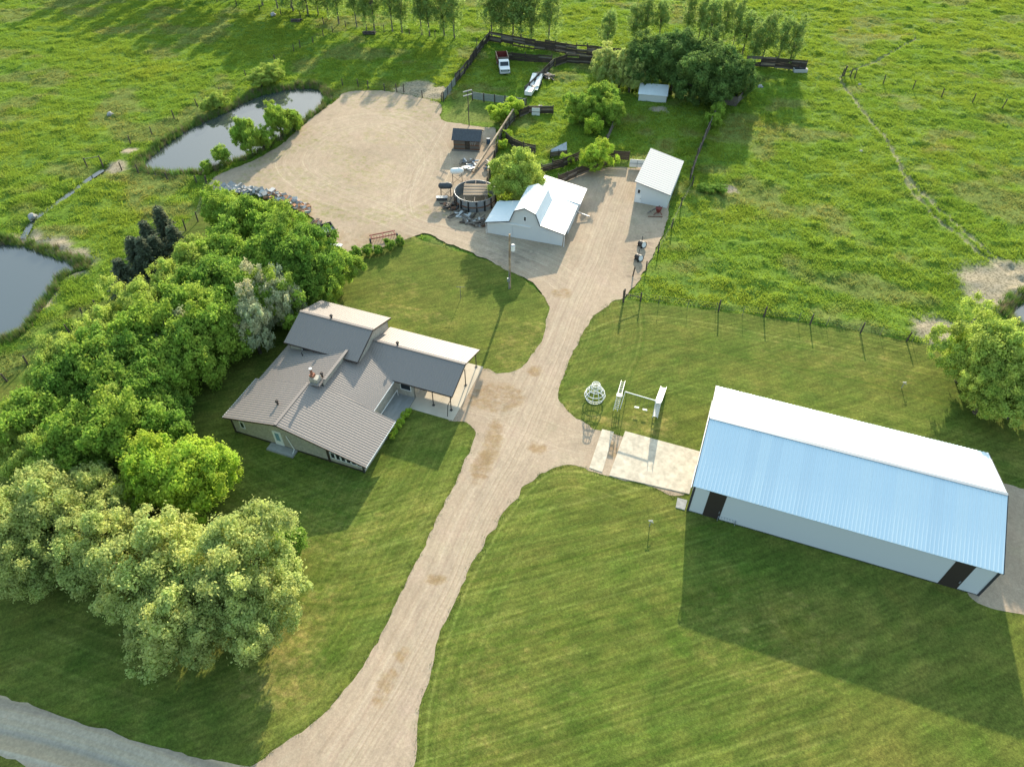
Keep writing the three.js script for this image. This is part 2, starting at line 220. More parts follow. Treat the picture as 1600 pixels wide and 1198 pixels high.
// lawn
{
  const x0 = -62, z0 = -92, w = 132, d = 84;
  const map = paint(2048, 1303, x0, z0, w, d, (k, X, Z, sc) => {
    k.fillStyle = 'rgb(90,99,43)'; k.fillRect(0, 0, 4096, 4096);
    for (let i = 0; i < 2600; i++) { const x = rr(x0, x0 + w), z = rr(z0, z0 + d), n = fbm(x / 9, z / 9, 3); k.fillStyle = n > 0.12 ? `rgba(128,126,62,${rr(0.02, 0.10)})` : n < -0.12 ? `rgba(62,90,28,${rr(0.02, 0.11)})` : `rgba(100,118,40,${rr(0.02, 0.07)})`; k.beginPath(); k.ellipse(X(x), Z(z), sc * rr(0.4, 2.4), sc * rr(0.3, 1.2), rr(0, 3), 0, 7); k.fill(); }
    const mow = (pts, from, to, step) => { for (let o = from; o < to; o += step) { const q = offset(pts, o); for (let r = 0; r < 3; r++) { k.strokeStyle = rnd() < 0.5 ? `rgba(140,146,76,${rr(0.05, 0.2)})` : `rgba(56,78,24,${rr(0.05, 0.2)})`; k.lineWidth = sc * rr(0.08, 0.3); trace(k, offset(q, rr(-0.4, 0.4)).map(([x, z]) => [x + 0.12 * vn(x, z), z]), X, Z); k.stroke(); } } };
    mow(bez([[-7.14, -16.16], [-6.85, -22.1], [-4.97, -29.18], [-1.21, -37.55], [3.2, -43.2], [6.76, -43.76], [12.6, -41.63]]), 0.4, 4, 0.75); mow(bez([[-12.29, -22.85], [21.55, -31.61]]), -16, 26, 0.62);
    mow(bez([[-19.04, -16.16], [-14.76, -19.67], [-10.75, -26.87], [-7.21, -36.92], [-3.98, -47]]), -13, -0.3, 0.7);
    mow(bez([[-26.59, -18.28], [-34.87, -20.62], [-40.84, -22.6]]), -1, 8, 0.7);
    mow(bez([[-3.14, -57.67], [0, -57.36], [3.43, -62.55], [4.52, -67.48], [2.09, -74.45], [-3.46, -78.81], [-9.8, -83.15]]), -0.3, 12, 0.6);
    mow(bez([[8.01, -62.77], [15.7, -66.27], [34.02, -61.65], [49.14, -56.34], [56.32, -53.37]]), -6, 14, 0.75);
    mow(bez([[-27.22, -44.49], [-21.99, -41.32], [-14.63, -38.34], [-10.05, -41.32]]), -8, 10, 0.75);
    const dry = (r) => `rgba(${170 + r * 20 | 0},${150 + r * 12 | 0},100,${0.03 + r * 0.07})`;
    for (const [p, rx, rz, n] of [[[1.51, -61.65], 3, 5, 380], [[-17.5, -25.76], 2, 6, 420], [[-18.5, -23.11], 4, 3, 300], [[15.03, -50.09], 2.5, 1.4, 160], [[-12.49, -83.31], 4, 1, 200], [[-12.68, -67.48], 6, 1.4, 220], [[-14.84, -72.57], 3, 3, 120], [[7.01, -52.89], 1, 3, 120], [[12.2, -49.19], 5, 0.6, 160], [[37.12, -59.47], 10, 3, 220], [[21.36, -26.31], 8, 5, 260], [[-16.82, -36.92], 5, 5, 220], [[0, -22.6], 6, 6, 260]]) blot(k, X, Z, sc, p[0], p[1], rx, rz, 0.3, dry, n);
    for (let i = 0; i < 60000; i++) { const x = rr(x0, x0 + w), z = rr(z0, z0 + d); k.fillStyle = rnd() < 0.5 ? `rgba(150,158,80,${rr(0.05, 0.25)})` : `rgba(44,66,18,${rr(0.05, 0.25)})`; k.fillRect(X(x), Z(z), rr(1, 3), rr(1, 2.4)); }
  }, 0.24, (x, z) => { const a = fbm(x / 7, z / 5.5, 3), b = fbm(x / 1.6 + 7, z / 1.3, 3), c = vn((x * 0.94 - z * 0.34) / 1.8, (x * 0.34 + z * 0.94) / 0.22), t = a * 0.11 + b * 0.10, s = 1 + 0.10 * c + 0.08 * b; return [s * (1 + t), s * (1 + t * 0.25), s * (1 + t * 0.9)]; });
  structure('lawn', flat(outline(lawnP, 0.8, 0.25, false), 0, x0, z0, w, d), matte({ map, bumpMap: rep(grain([140, 140, 140], 1.2, 80, 80, 512), 30, 20), bumpScale: 0.012 }));
}
// gravel drive and yard
const gravelEdge = outline(gravelP, 0.4, 0.2);
{
  const x0 = -58, z0 = -134, w = 86, d = 126;
  const drive = bez([[-12.93, -16.16], [-10.09, -21.6], [-6.67, -29.78], [-3.66, -38.34], [0, -47], [3.65, -57.36], [7.2, -68.72], [11.41, -81.02], [15.36, -94.14], [17.53, -100.69]]), turn = bez([[-5.34, -26.31], [-1.83, -38.34], [3.29, -46.15], [8.63, -47], [17.87, -42.88]]), yard = bez([[8.33, -73.91], [4.3, -78.09], [-5.38, -84.08], [-12.84, -87.29], [-20.88, -92.37], [-29.5, -97.82], [-35.13, -105.72], [-30.88, -116.8], [-21.24, -119.2], [-13.78, -109.98], [-13.77, -97.82], [-19.7, -90.64]]), yard2 = bez([[4.25, -76.66], [-7.22, -84.87], [-14.84, -88.94], [-15.93, -99.72], [-13.78, -109.98], [-12.3, -119.2]]), car = bez([[-5.58, -52.41], [-0.69, -51.47], [3.71, -59.47], [8.08, -69.98]]), shop = bez([[-5.61, -52.89], [0, -49.19], [6.59, -46.15], [13.01, -44.9]]);
  const map = paint(1400, 2048, x0, z0, w, d, (k, X, Z, sc) => {
    k.fillStyle = 'rgb(163,145,125)'; k.fillRect(0, 0, 4096, 4096);
    for (let i = 0; i < 5000; i++) { const x = rr(x0, x0 + w), z = rr(z0, z0 + d), n = fbm(x / 6, z / 8, 3); k.fillStyle = n > 0.05 ? `rgba(182,166,146,${rr(0.02, 0.08)})` : `rgba(146,128,107,${rr(0.02, 0.07)})`; k.beginPath(); k.ellipse(X(x), Z(z), sc * rr(0.2, 1.6), sc * rr(0.2, 1.2), rr(0, 3), 0, 7); k.fill(); }
    const tracks = (pts, spread, n) => { for (let i = 0; i < n; i++) { const o = rr(-spread, spread); for (const e of [-0.8, 0.8]) { k.strokeStyle = rnd() < 0.55 ? `rgba(188,172,151,${rr(0.04, 0.2)})` : `rgba(138,120,100,${rr(0.04, 0.16)})`; k.lineWidth = sc * rr(0.04, 0.16); trace(k, offset(pts, o + e).map(([x, z]) => [x + 0.15 * vn(x / 2, z / 2), z]), X, Z); k.stroke(); } } };
    tracks(drive, 2.5, 44); tracks(turn, 2, 14); tracks(yard, 2.4, 26); tracks(yard2, 2.2, 16); tracks(car, 1.5, 10); tracks(shop, 1.6, 10);
    tracks(yard.map(([x, z]) => [x * 0.8 - 4, z * 0.97 - 2]), 1.6, 12);
    const brown = (r) => `rgba(${130 + r * 16 | 0},${108 + r * 14 | 0},86,${0.07 + r * 0.14})`, green = (r) => `rgba(${104 + r * 20 | 0},122,66,${0.06 + r * 0.13})`, dark = (r) => `rgba(84,78,70,${0.05 + r * 0.1})`, dirt = (r) => `rgba(${126 + r * 16 | 0},${118 + r * 12 | 0},102,${0.04 + r * 0.11})`;
    for (const [p, rx, rz, t, n, c] of [[[-1.76, -53.37], 3.0, 2.2, 0, 420, brown], [[-1.99, -47], 0.8, 3.0, 0.15, 260, brown], [[-3.09, -43.68], 0.8, 2.2, 0.2, 200, brown], [[2.62, -57.36], 0.8, 0.8, 0, 70, brown], [[2.63, -46.15], 0.9, 0.7, 0, 70, brown], [[-6.78, -31.3], 0.7, 0.5, 0, 60, brown], [[-10.12, -21.85], 0.5, 1.6, 0.3, 90, brown], [[-8.98, -24.41], 0.4, 0.6, 0.3, 40, brown], [[10.74, -44.9], 0.45, 3.0, -0.3, 200, brown], [[6.38, -71.52], 1.2, 1.0, 0, 90, brown],
      [[0, -79.54], 4, 2, 0, 130, dark], [[-6, -88.11], 4, 3, 0, 160, dark], [[-5.54, -101.67], 3, 5, 0, 160, dark], [[17.37, -79.54], 2, 6, 0.3, 130, dark], [[-24.98, -83.31], 5, 2.5, 0.4, 150, brown], [[-17.84, -83.31], 4, 2, 0, 130, brown],
      [[-32.43, -113.33], 6, 4, 0.4, 200, green], [[-25.57, -97.82], 8, 5, 0, 320, green], [[-19.59, -114.47], 6, 4, 0, 160, green], [[-36.83, -99.72], 6, 4, 0, 260, green], [[-31.32, -92.37], 7, 2, 0.4, 220, green], [[-22.39, -89.78], 8, 2, 0.2, 260, green], [[-25.83, -128.14], 6, 4, 0, 220, green], [[-16.2, -125.5], 6, 3, 0, 220, green], [[-37.67, -107.83], 1, 7, 0.8, 160, green], [[-15.01, -90.64], 6, 2, 0.1, 150, green], [[-32.65, -103.67], 9, 9, 0.3, 900, dirt], [[-20.66, -105.72], 10, 10, 0, 1100, dirt], [[-22.67, -121.67], 10, 8, 0, 900, dirt], [[-12.4, -105.72], 5, 12, 0, 700, dirt], [[-22.01, -87.29], 9, 4, 0.3, 500, dirt], [[1.76, -81.02], 8, 3, 0.2, 260, dirt], [[18.76, -90.64], 4, 7, 0.2, 260, dirt], [[-24.79, -105.72], 7, 3, 0.5, 200, green], [[-18.13, -121.67], 6, 2, 0.2, 160, green]]) blot(k, X, Z, sc, p[0], p[1], rx, rz, t, c, n);
    tracks(yard, 3, 26); tracks(yard2, 2.4, 14); tracks(drive, 1.2, 8);
    for (let i = 0; i < 40000; i++) { const x = rr(x0, x0 + w), z = rr(z0, z0 + d); k.fillStyle = rnd() < 0.5 ? `rgba(208,196,178,${rr(0.05, 0.25)})` : `rgba(126,111,93,${rr(0.05, 0.25)})`; k.fillRect(X(x), Z(z), rr(0.8, 2.4), rr(0.8, 2.4)); }
  }, 0.1, (x, z) => { const a = 1 + 0.05 * fbm(x / 5, z / 6, 3) + 0.04 * fbm(x / 0.5, z / 0.9, 2); return [a, a, a]; });
  structure('gravel_drive', flat(gravelEdge, 0.014, x0, z0, w, d), matte({ map }));
  const rx0 = -122, rz0 = -33, rw = 184, rd = 56;
  const rmap = paint(2048, 640, rx0, rz0, rw, rd, (k, X, Z, sc) => {
    k.fillStyle = 'rgb(176,157,131)'; k.fillRect(0, 0, 4096, 4096);
    const mid = bez([[-120, -27.5], [-60, -20.5], [-36, -17.2], [-20, -12.5], [0, -4], [40, 8]]);
    for (let i = 0; i < 40; i++) { k.strokeStyle = rnd() < 0.5 ? `rgba(186,182,172,${rr(0.08, 0.3)})` : `rgba(122,116,108,${rr(0.06, 0.24)})`; k.lineWidth = sc * rr(0.15, 0.6); trace(k, offset(mid, rr(-3.2, 3.2)), X, Z); k.stroke(); }
  }, 0.1);
  structure('gravel_pad', flat(outline([[46.49, -41.32], [51.58, -39.07], [46.06, -26.59], [43.46, -28.01], [39.87, -29.48], [41.13, -34.86]], 0.5, 0.25), 0.011, -30, -60, 86, 126), matte({ map }));
  structure('gravel_road', flat(outline(roadP, 0.6, 0.16, false), 0.008, rx0, rz0, rw, rd), matte({ map: rmap }));
}
// concrete, each slab with real thickness
const slab = (name, p, y, m) => { const s = new THREE.Shape(p.map(([x, z]) => new THREE.Vector2(x, -z))); const g = new THREE.ExtrudeGeometry(s, { depth: y + 0.1, bevelEnabled: true, bevelSize: 0.015, bevelThickness: 0.015, bevelSegments: 1 }).rotateX(-Math.PI / 2).translate(0, -0.1, 0); return structure(name, g, m); };
slab('concrete_apron', [[11.91, -48.39], [19.27, -45.65], [17.24, -40.41], [9.68, -42.64]], 0.06, M.concrete);
slab('concrete_strip', [[9.51, -48.66], [10.69, -48.3], [9.01, -43.04], [7.77, -43.6]], 0.045, M.concrete);
slab('concrete_pad', [[16.05, -39.96], [16.93, -39.66], [16.49, -38.56], [15.69, -38.85]], 0.05, M.concreteGrey);
// water
const waterM = new THREE.MeshPhysicalMaterial({ color: lin(0.045, 0.055, 0.055), roughness: 0.04, ior: 2.33, bumpMap: rep(grain([128, 128, 128], 0.5, 18, 30, 256), 14, 14), bumpScale: 0.004, side: THREE.DoubleSide });
for (const [n, p] of [['pond_water', pondA], ['slough_water', pondB], ['dugout_water', pondC]]) { const o = outline(p, 0.8, 0), cx = o.reduce((s, q) => s + q[0], 0) / o.length, cz = o.reduce((s, q) => s + q[1], 0) / o.length; structure(n, flat(o.map(([x, z]) => { const l = Math.hypot(x - cx, z - cz); return [x + (x - cx) / l * 1.6, z + (z - cz) / l * 1.6]; }), -0.3, cx - 40, cz - 40, 80, 80), waterM); }
structure('ditch_water', flat(offset(ditch, 0.45).concat(offset(ditch, -0.45).reverse()), -0.3, -90, -120, 80, 80), waterM);

// ------------------------------------------------------------------ grass that nobody could count
const leafM = (c, tr = 0.35) => new THREE.MeshPhysicalMaterial({ color: c, roughness: 0.95, specularIntensity: 0.15, transmission: tr, thickness: 0, side: THREE.DoubleSide, vertexColors: true });
function tuftGeo(n, r, h, w, droop) {
  const pos = [], col = [];
  for (let i = 0; i < n; i++) {
    const a = rnd() * 6.28, q = Math.sqrt(rnd()) * r, x = Math.cos(a) * q, z = Math.sin(a) * q, t = rnd() * 6.28, hh = h * rr(0.6, 1.1), lx = Math.cos(a) * droop * rr(0.3, 1.2), lz = Math.sin(a) * droop * rr(0.3, 1.2);
    pos.push(x - Math.cos(t) * w, -0.06, z - Math.sin(t) * w, x + Math.cos(t) * w, -0.06, z + Math.sin(t) * w, x + lx, hh, z + lz); const c = rr(0.75, 1.2); for (let k = 0; k < 3; k++) col.push(c, c, c);
  }
  const g = new THREE.BufferGeometry(); g.setAttribute('position', new THREE.Float32BufferAttribute(pos, 3)); g.setAttribute('color', new THREE.Float32BufferAttribute(col, 3)); g.computeVertexNormals(); return g;
}
function scatter(name, label, geo, m, spots) {
  const o = new THREE.InstancedMesh(geo, m, spots.length), q = new THREE.Object3D();
  spots.forEach(([x, y, z, s, sy, c], i) => { q.position.set(x, y, z); q.rotation.y = rnd() * 6.28; q.scale.set(s, sy, s); q.updateMatrix(); o.setMatrixAt(i, q.matrix); o.setColorAt(i, c); });
  o.name = numbered(name); o.castShadow = o.receiveShadow = true; o.userData = { kind: 'stuff', label, category: 'grass' }; scene.add(o);
}
const seen = (x, z) => { const d = -z * Math.cos(0.7994) + 57 * Math.sin(0.7994); return Math.abs(x) < d * 0.74 + 3; };   // only the land the photograph takes in, and a margin
{
  const spots = [];
  for (let i = 0; i < 420000 && spots.length < 190000; i++) {
    const x = rr(-128, 128), z = rr(-188, -30); if (!seen(x, z)) continue;
    const m = openD(x, z), p = pondD(x, z); if (m < 0.35 || p < 0.9) continue; if (soilAt(x, z) > rr(0.15, 0.7)) continue; if ((x > 20 || z < -110) && trailD(x, z) < 0.38) continue;
    const clump = fbm(x / 2.1 + 5, z / 1.8, 2), worn = sst(0.12, 0.4, fbm(x / 8 + 3, z / 6, 3)); if (clump < rr(-0.75, 0.25) || rnd() < worn * 0.6) continue;
    const marsh = x < -40 && z > -100, s = (marsh ? 1.2 : 1) * rr(0.7, 1.35) * (1 + 0.35 * clump), dry = 0.5 + 0.5 * fbm(x / 14, z / 10, 3) + rr(-0.2, 0.2);
    spots.push([x, landY(x, z), z, s, s * rr(0.75, 1.25), lin(lerp(0.22, 0.34, dry) * (1 + 0.1 * worn), lerp(0.37, 0.41, dry) * (1 - 0.15 * worn), 0.048 + 0.04 * worn)]);
  }
  scatter('pasture_grass', 'rough bright green pasture grass in tussocks', tuftGeo(14, 0.3, 0.2, 0.05, 0.16), leafM(lin(1, 1, 1), 0.5), spots);
  const reeds = [];
  for (const p of [pondA, pondB, pondC]) for (const [x, z] of outline(p, 0.22, 0.3)) for (let k = 0; k < 4; k++) { const a = x + rr(-0.9, 0.9), b = z + rr(-0.9, 0.9), dd = pondD(a, b); if (dd < -0.4 || openD(a, b) < 0.2) continue; reeds.push([a, Math.max(landY(a, b), -0.4), b, rr(0.7, 1.2), rr(0.7, 1.7), rnd() < 0.25 ? lin(0.24, 0.2, 0.12) : lin(rr(0.12, 0.18), rr(0.2, 0.27), 0.05)]); }
  scatter('reeds', 'tall green and dry tan reeds along the pond banks', tuftGeo(16, 0.3, 0.75, 0.035, 0.16), leafM(lin(1, 1, 1), 0.35), reeds);
  const edge = [];
  for (const [x, z] of gravelEdge) for (let k = 0; k < 3; k++) { const a = x + rr(-0.28, 0.28), b = z + rr(-0.28, 0.28); if (z > -14 || (!inPoly(lawnP, a, b) && z > -96)) continue; if (inPoly(gravelP, a, b) && rnd() < 0.7) continue; edge.push([a, 0, b, rr(0.35, 0.7), rr(0.25, 0.6), rnd() < 0.4 ? lin(0.3, 0.29, 0.11) : lin(rr(0.12, 0.18), rr(0.18, 0.24), 0.04)]); }
  scatter('verge_grass', 'short uneven grass fringe along the gravel edges', tuftGeo(12, 0.3, 0.22, 0.04, 0.12), leafM(lin(1, 1, 1), 0.35), edge);
}

// ------------------------------------------------------------------ buildings: local axes u (x), height (y), v (-z)
const L = (u, h, v) => V(u, h, -v);
const boxU = (u0, u1, h0, h1, v0, v1) => box(u1 - u0, h1 - h0, v1 - v0, (u0 + u1) / 2, (h0 + h1) / 2, -(v0 + v1) / 2);
function windowS(parent, u, h, v, w, ht, name = 'window', fm = M.whitePaint) {       // on a wall that faces -v
  const t = 0.07, fr = part(name, merge([boxU(u, u + w, h, h + t, v - 0.06, v + 0.02), boxU(u, u + w, h + ht - t, h + ht, v - 0.06, v + 0.02), boxU(u, u + t, h + t, h + ht - t, v - 0.06, v + 0.02), boxU(u + w - t, u + w, h + t, h + ht - t, v - 0.06, v + 0.02)]), fm, parent);
  part('pane', boxU(u + t, u + w - t, h + t, h + ht - t, v - 0.025, v + 0.01), M.glass, fr); return fr;
}
const HY = 0.3534;
// house
{
  const t = thing('farmhouse', 'low rambling farmhouse with brown metal roofs, brick chimney and attached carport', 'house', -28.99, -48.33, -HY);
  const wl = (n, g) => part(n, g, M.siding, t);
  // walls: the low south wing, the middle, the raised north wing, the garage
  wl('wall', wallU([[0, 0], [15.25, 0], [15.25, 2.0], [6.2, 4.0], [0, 2.62]], 0));
  wl('wall', wallV([[-0.14, 0], [-10.5, 0], [-10.5, 2.62], [-0.14, 2.62]].map(([a, b]) => [-a, b]), 0));
  wl('wall', wallV([[0.14, 0], [5.6, 0], [5.6, 1.98], [0.14, 1.98]], 15.11));
  wl('wall', wallU([[7.7, 0], [15.25, 0], [15.25, 2.0], [7.7, 3.65]], 5.46));
  wl('wall', wallV([[5.6, 0], [11, 0], [11, 2.4], [5.6, 2.4]], 13.1));
  wl('clerestory', boxU(7.56, 7.7, 3.4, 4.28, 6.2, 11.4));
  wl('wall', wallU([[0.6, 0], [9.2, 0], [9.2, 4.0], [0.6, 4.0]], 10.6));
  wl('wall', wallU([[0.6, 0], [9.2, 0], [9.2, 4.0], [0.6, 4.0]], 17.5));
  wl('wall', wallV([[10.6, 0], [17.64, 0], [17.64, 4.0], [14.15, 5.28], [10.6, 4.0]], 0.6));
  wl('wall', wallV([[10.6, 0], [17.64, 0], [17.64, 4.0], [14.15, 5.28], [10.6, 4.0]], 9.06));
  wl('wall', wallU([[9.2, 0], [15.6, 0], [15.6, 2.5], [9.2, 2.5]], 10.9)); wl('wall', wallU([[9.2, 0], [15.6, 0], [15.6, 2.5], [9.2, 2.5]], 17.5));
  wl('wall', wallV([[10.9, 0], [17.64, 0], [17.64, 2.5], [14.15, 3.7], [10.9, 2.5]], 15.46));
  part('garage_door', boxU(15.6, 15.66, 0.05, 2.2, 12.2, 16.4), M.dullWhite, t);
  // roofs
  const rf = (a, b, c, d, p = 0.3) => part('roof', sheet(a, b, c, d, p, 0.028, 0.09), M.brownRoof, t);
  rf(L(6.2, 4.12, -0.5), L(6.2, 4.12, 5.45), L(-0.45, 2.7, 5.45), L(-0.45, 2.7, -0.5));
  rf(L(7.74, 4.42, 5.45), L(7.74, 4.42, 11.3), L(-0.1, 2.74, 11.3), L(-0.1, 2.74, 5.45));
  rf(L(6.2, 4.12, -0.5), L(6.2, 4.12, 6.1), L(16.05, 2.02, 5.6), L(16.05, 2.02, -0.7));
  rf(L(7.7, 3.74, 5.7), L(7.7, 3.74, 14), L(13.55, 2.5, 11.8), L(13.55, 2.5, 5.75));
  rf(L(0.25, 5.42, 14.15), L(9.45, 5.42, 14.15), L(9.45, 4.02, 10.25), L(0.25, 4.02, 10.25));
  rf(L(0.25, 5.42, 14.15), L(9.45, 5.42, 14.15), L(9.45, 4.02, 18.05), L(0.25, 4.02, 18.05));
  rf(L(9.2, 3.88, 14.15), L(20.35, 3.88, 14.15), L(20.35, 2.55, 10.35), L(9.2, 2.55, 10.35));
  rf(L(9.2, 3.88, 14.15), L(20.35, 3.88, 14.15), L(20.35, 2.55, 18.05), L(9.2, 2.55, 18.05));
  const cap = (a, b) => part('ridge_cap', plank(a, b, 0.3, 0.05), M.brownRoof, t);
  cap(L(6.2, 4.16, -0.5), L(6.2, 4.16, 5.6)); cap(L(0.25, 5.47, 14.15), L(9.45, 5.47, 14.15)); cap(L(9.3, 3.93, 14.15), L(20.35, 3.93, 14.15)); cap(L(7.74, 4.47, 6.4), L(7.74, 4.47, 11.3));
  const tr = (a, b, m = M.brownTrim, h = 0.17) => part('fascia', plank(a, b, 0.04, h), m, t);
  tr(L(-0.45, 2.62, -0.52), L(6.2, 4.04, -0.52)); tr(L(6.2, 4.04, -0.52), L(16.05, 1.94, -0.72)); tr(L(9.47, 3.96, 10.25), L(9.47, 5.36, 14.15)); tr(L(9.47, 5.36, 14.15), L(9.47, 3.96, 18.05)); tr(L(0.24, 3.96, 10.23), L(9.45, 3.96, 10.23));
  tr(L(20.37, 2.49, 10.35), L(20.37, 3.82, 14.15)); tr(L(20.37, 3.82, 14.15), L(20.37, 2.49, 18.05)); tr(L(9.2, 2.49, 10.33), L(20.35, 2.49, 10.33)); tr(L(16.07, 1.95, -0.7), L(16.07, 1.95, 5.6), M.whitePaint, 0.14); tr(L(13.57, 2.43, 5.75), L(13.57, 2.43, 11), M.whitePaint, 0.14); tr(L(-0.47, 2.63, -0.5), L(-0.47, 2.63, 5.45), M.whitePaint, 0.12);
  // chimney
  const ch = part('chimney', boxU(6.35, 7.35, 3.3, 4.85, 5.75, 6.45), M.siding, t); part('brick_stack', boxU(6.4, 6.85, 4.85, 5.15, 5.85, 6.35), M.brick, ch); part('flue', cyl(0.14, 0.75, 6.6, 5.5, -6.1, 12), M.brick, ch); part('flue_cap', cyl(0.16, 0.12, 6.6, 5.92, -6.1, 12), M.whitePaint, ch);
  for (const [u, h, v] of [[7.3, 4.45, 6.75], [4.7, 3.85, 2.2], [4.2, 5.35, 14.3], [12.2, 3.82, 14.3]]) { const p = part('roof_vent', cyl(0.11, 0.5, u, h + 0.2, -v, 10), M.brownTrim, t); part('vent_hood', cyl(0.2, 0.16, u, h + 0.5, -v, 10, 0.12), M.brownTrim, p); }
  part('vent_pipe', cyl(0.05, 0.7, 2.9, 3.6, -9.6, 8), M.black, t);
  // south wall: door with step, window, downpipes, sunroom glazing
  const door = windowS(t, 5.0, 0.25, 0, 0.98, 2.05, 'door'); part('door_leaf', boxU(5.08, 5.9, 0.32, 2.22, -0.04, 0), M.whitePaint, door); part('door_glass', boxU(5.25, 5.73, 0.9, 2.05, -0.055, -0.03), std(lin(0.2, 0.34, 0.4), 0.15), door);
  windowS(t, 1.0, 1.15, 0, 0.55, 1.0);
  part('step', boxU(4.4, 7.5, 0, 0.2, -1.0, -0.02), M.concreteGrey, t);
  part('downpipe', merge([bar(L(6.7, 2.2, -0.12), L(7.2, 0.3, -0.12), 0.045), bar(L(7.2, 0.3, -0.12), L(7.35, 0.08, -0.9), 0.045)]), M.whitePaint, t);
  part('corner_post', boxU(11.2, 11.4, 0, 2.86, -0.1, 0.02), M.brownTrim, t); part('corner_post', boxU(-0.06, 0.12, 0, 2.6, -0.06, 0.1), M.brownTrim, t); part('corner_post', boxU(15.1, 15.28, 0, 1.95, -0.1, 0.02), M.darkTrim, t);
  part('foundation', boxU(0.05, 15.2, 0, 0.22, -0.03, 0.03), M.brownTrim, t);
  for (let i = 0; i < 6; i++) windowS(t, 11.55 + i * 0.59, 0.75, 0, 0.56, 0.92, 'sunroom_window');
  for (let i = 0; i < 5; i++) { const fr = part('sunroom_window', boxU(15.24, 15.3, 0.8, 0.87, 0.3 + i, 1.25 + i), M.whitePaint, t); part('lintel', boxU(15.24, 15.3, 1.65, 1.72, 0.3 + i, 1.25 + i), M.whitePaint, fr); part('pane', boxU(15.24, 15.275, 0.88, 1.64, 0.33 + i, 1.22 + i), M.glass, fr); }
  // carport posts, beam and slabs
  for (const [u, v] of [[20.0, 10.6], [17.9, 10.6], [20.0, 17.7], [20.0, 14.6]]) { const p = part('carport_post', bar(L(u, 0.05, v), L(u, 2.5, v), 0.055), M.black, t); part('post_base', boxU(u - 0.14, u + 0.14, 0.04, 0.1, v - 0.14, v + 0.14), M.darkTrim, p); }
  part('beam', boxU(15.6, 20.2, 2.32, 2.46, 10.53, 10.67), M.brownTrim, t); part('beam', boxU(15.6, 20.2, 2.32, 2.46, 17.63, 17.77), M.brownTrim, t);
  part('downpipe', merge([bar(L(20.3, 2.4, 10.3), L(20.0, 1.5, 9.9), 0.04), bar(L(20.0, 1.5, 9.9), L(20.0, 0.1, 9.6), 0.04)]), M.black, t);
  part('patio', boxU(13.25, 15.55, -0.1, 0.07, 5.75, 11.5), M.concreteGrey, t); part('carport_floor', boxU(15.6, 20.75, -0.1, 0.055, 9.3, 18.0), M.concrete, t);
  part('patio_rail', merge([bar(L(13.6, 0.9, 6.2), L(13.6, 0.9, 10.6), 0.04), bar(L(13.6, 0.07, 6.2), L(13.6, 0.9, 6.2), 0.04), bar(L(13.6, 0.07, 10.6), L(13.6, 0.9, 10.6), 0.04)]), M.whitePaint, t);
  windowS(t, 13.9, 0.95, 10.9, 1.3, 1.1); windowS(t, 2.2, 2.75, 10.6, 1.2, 0.9);
}
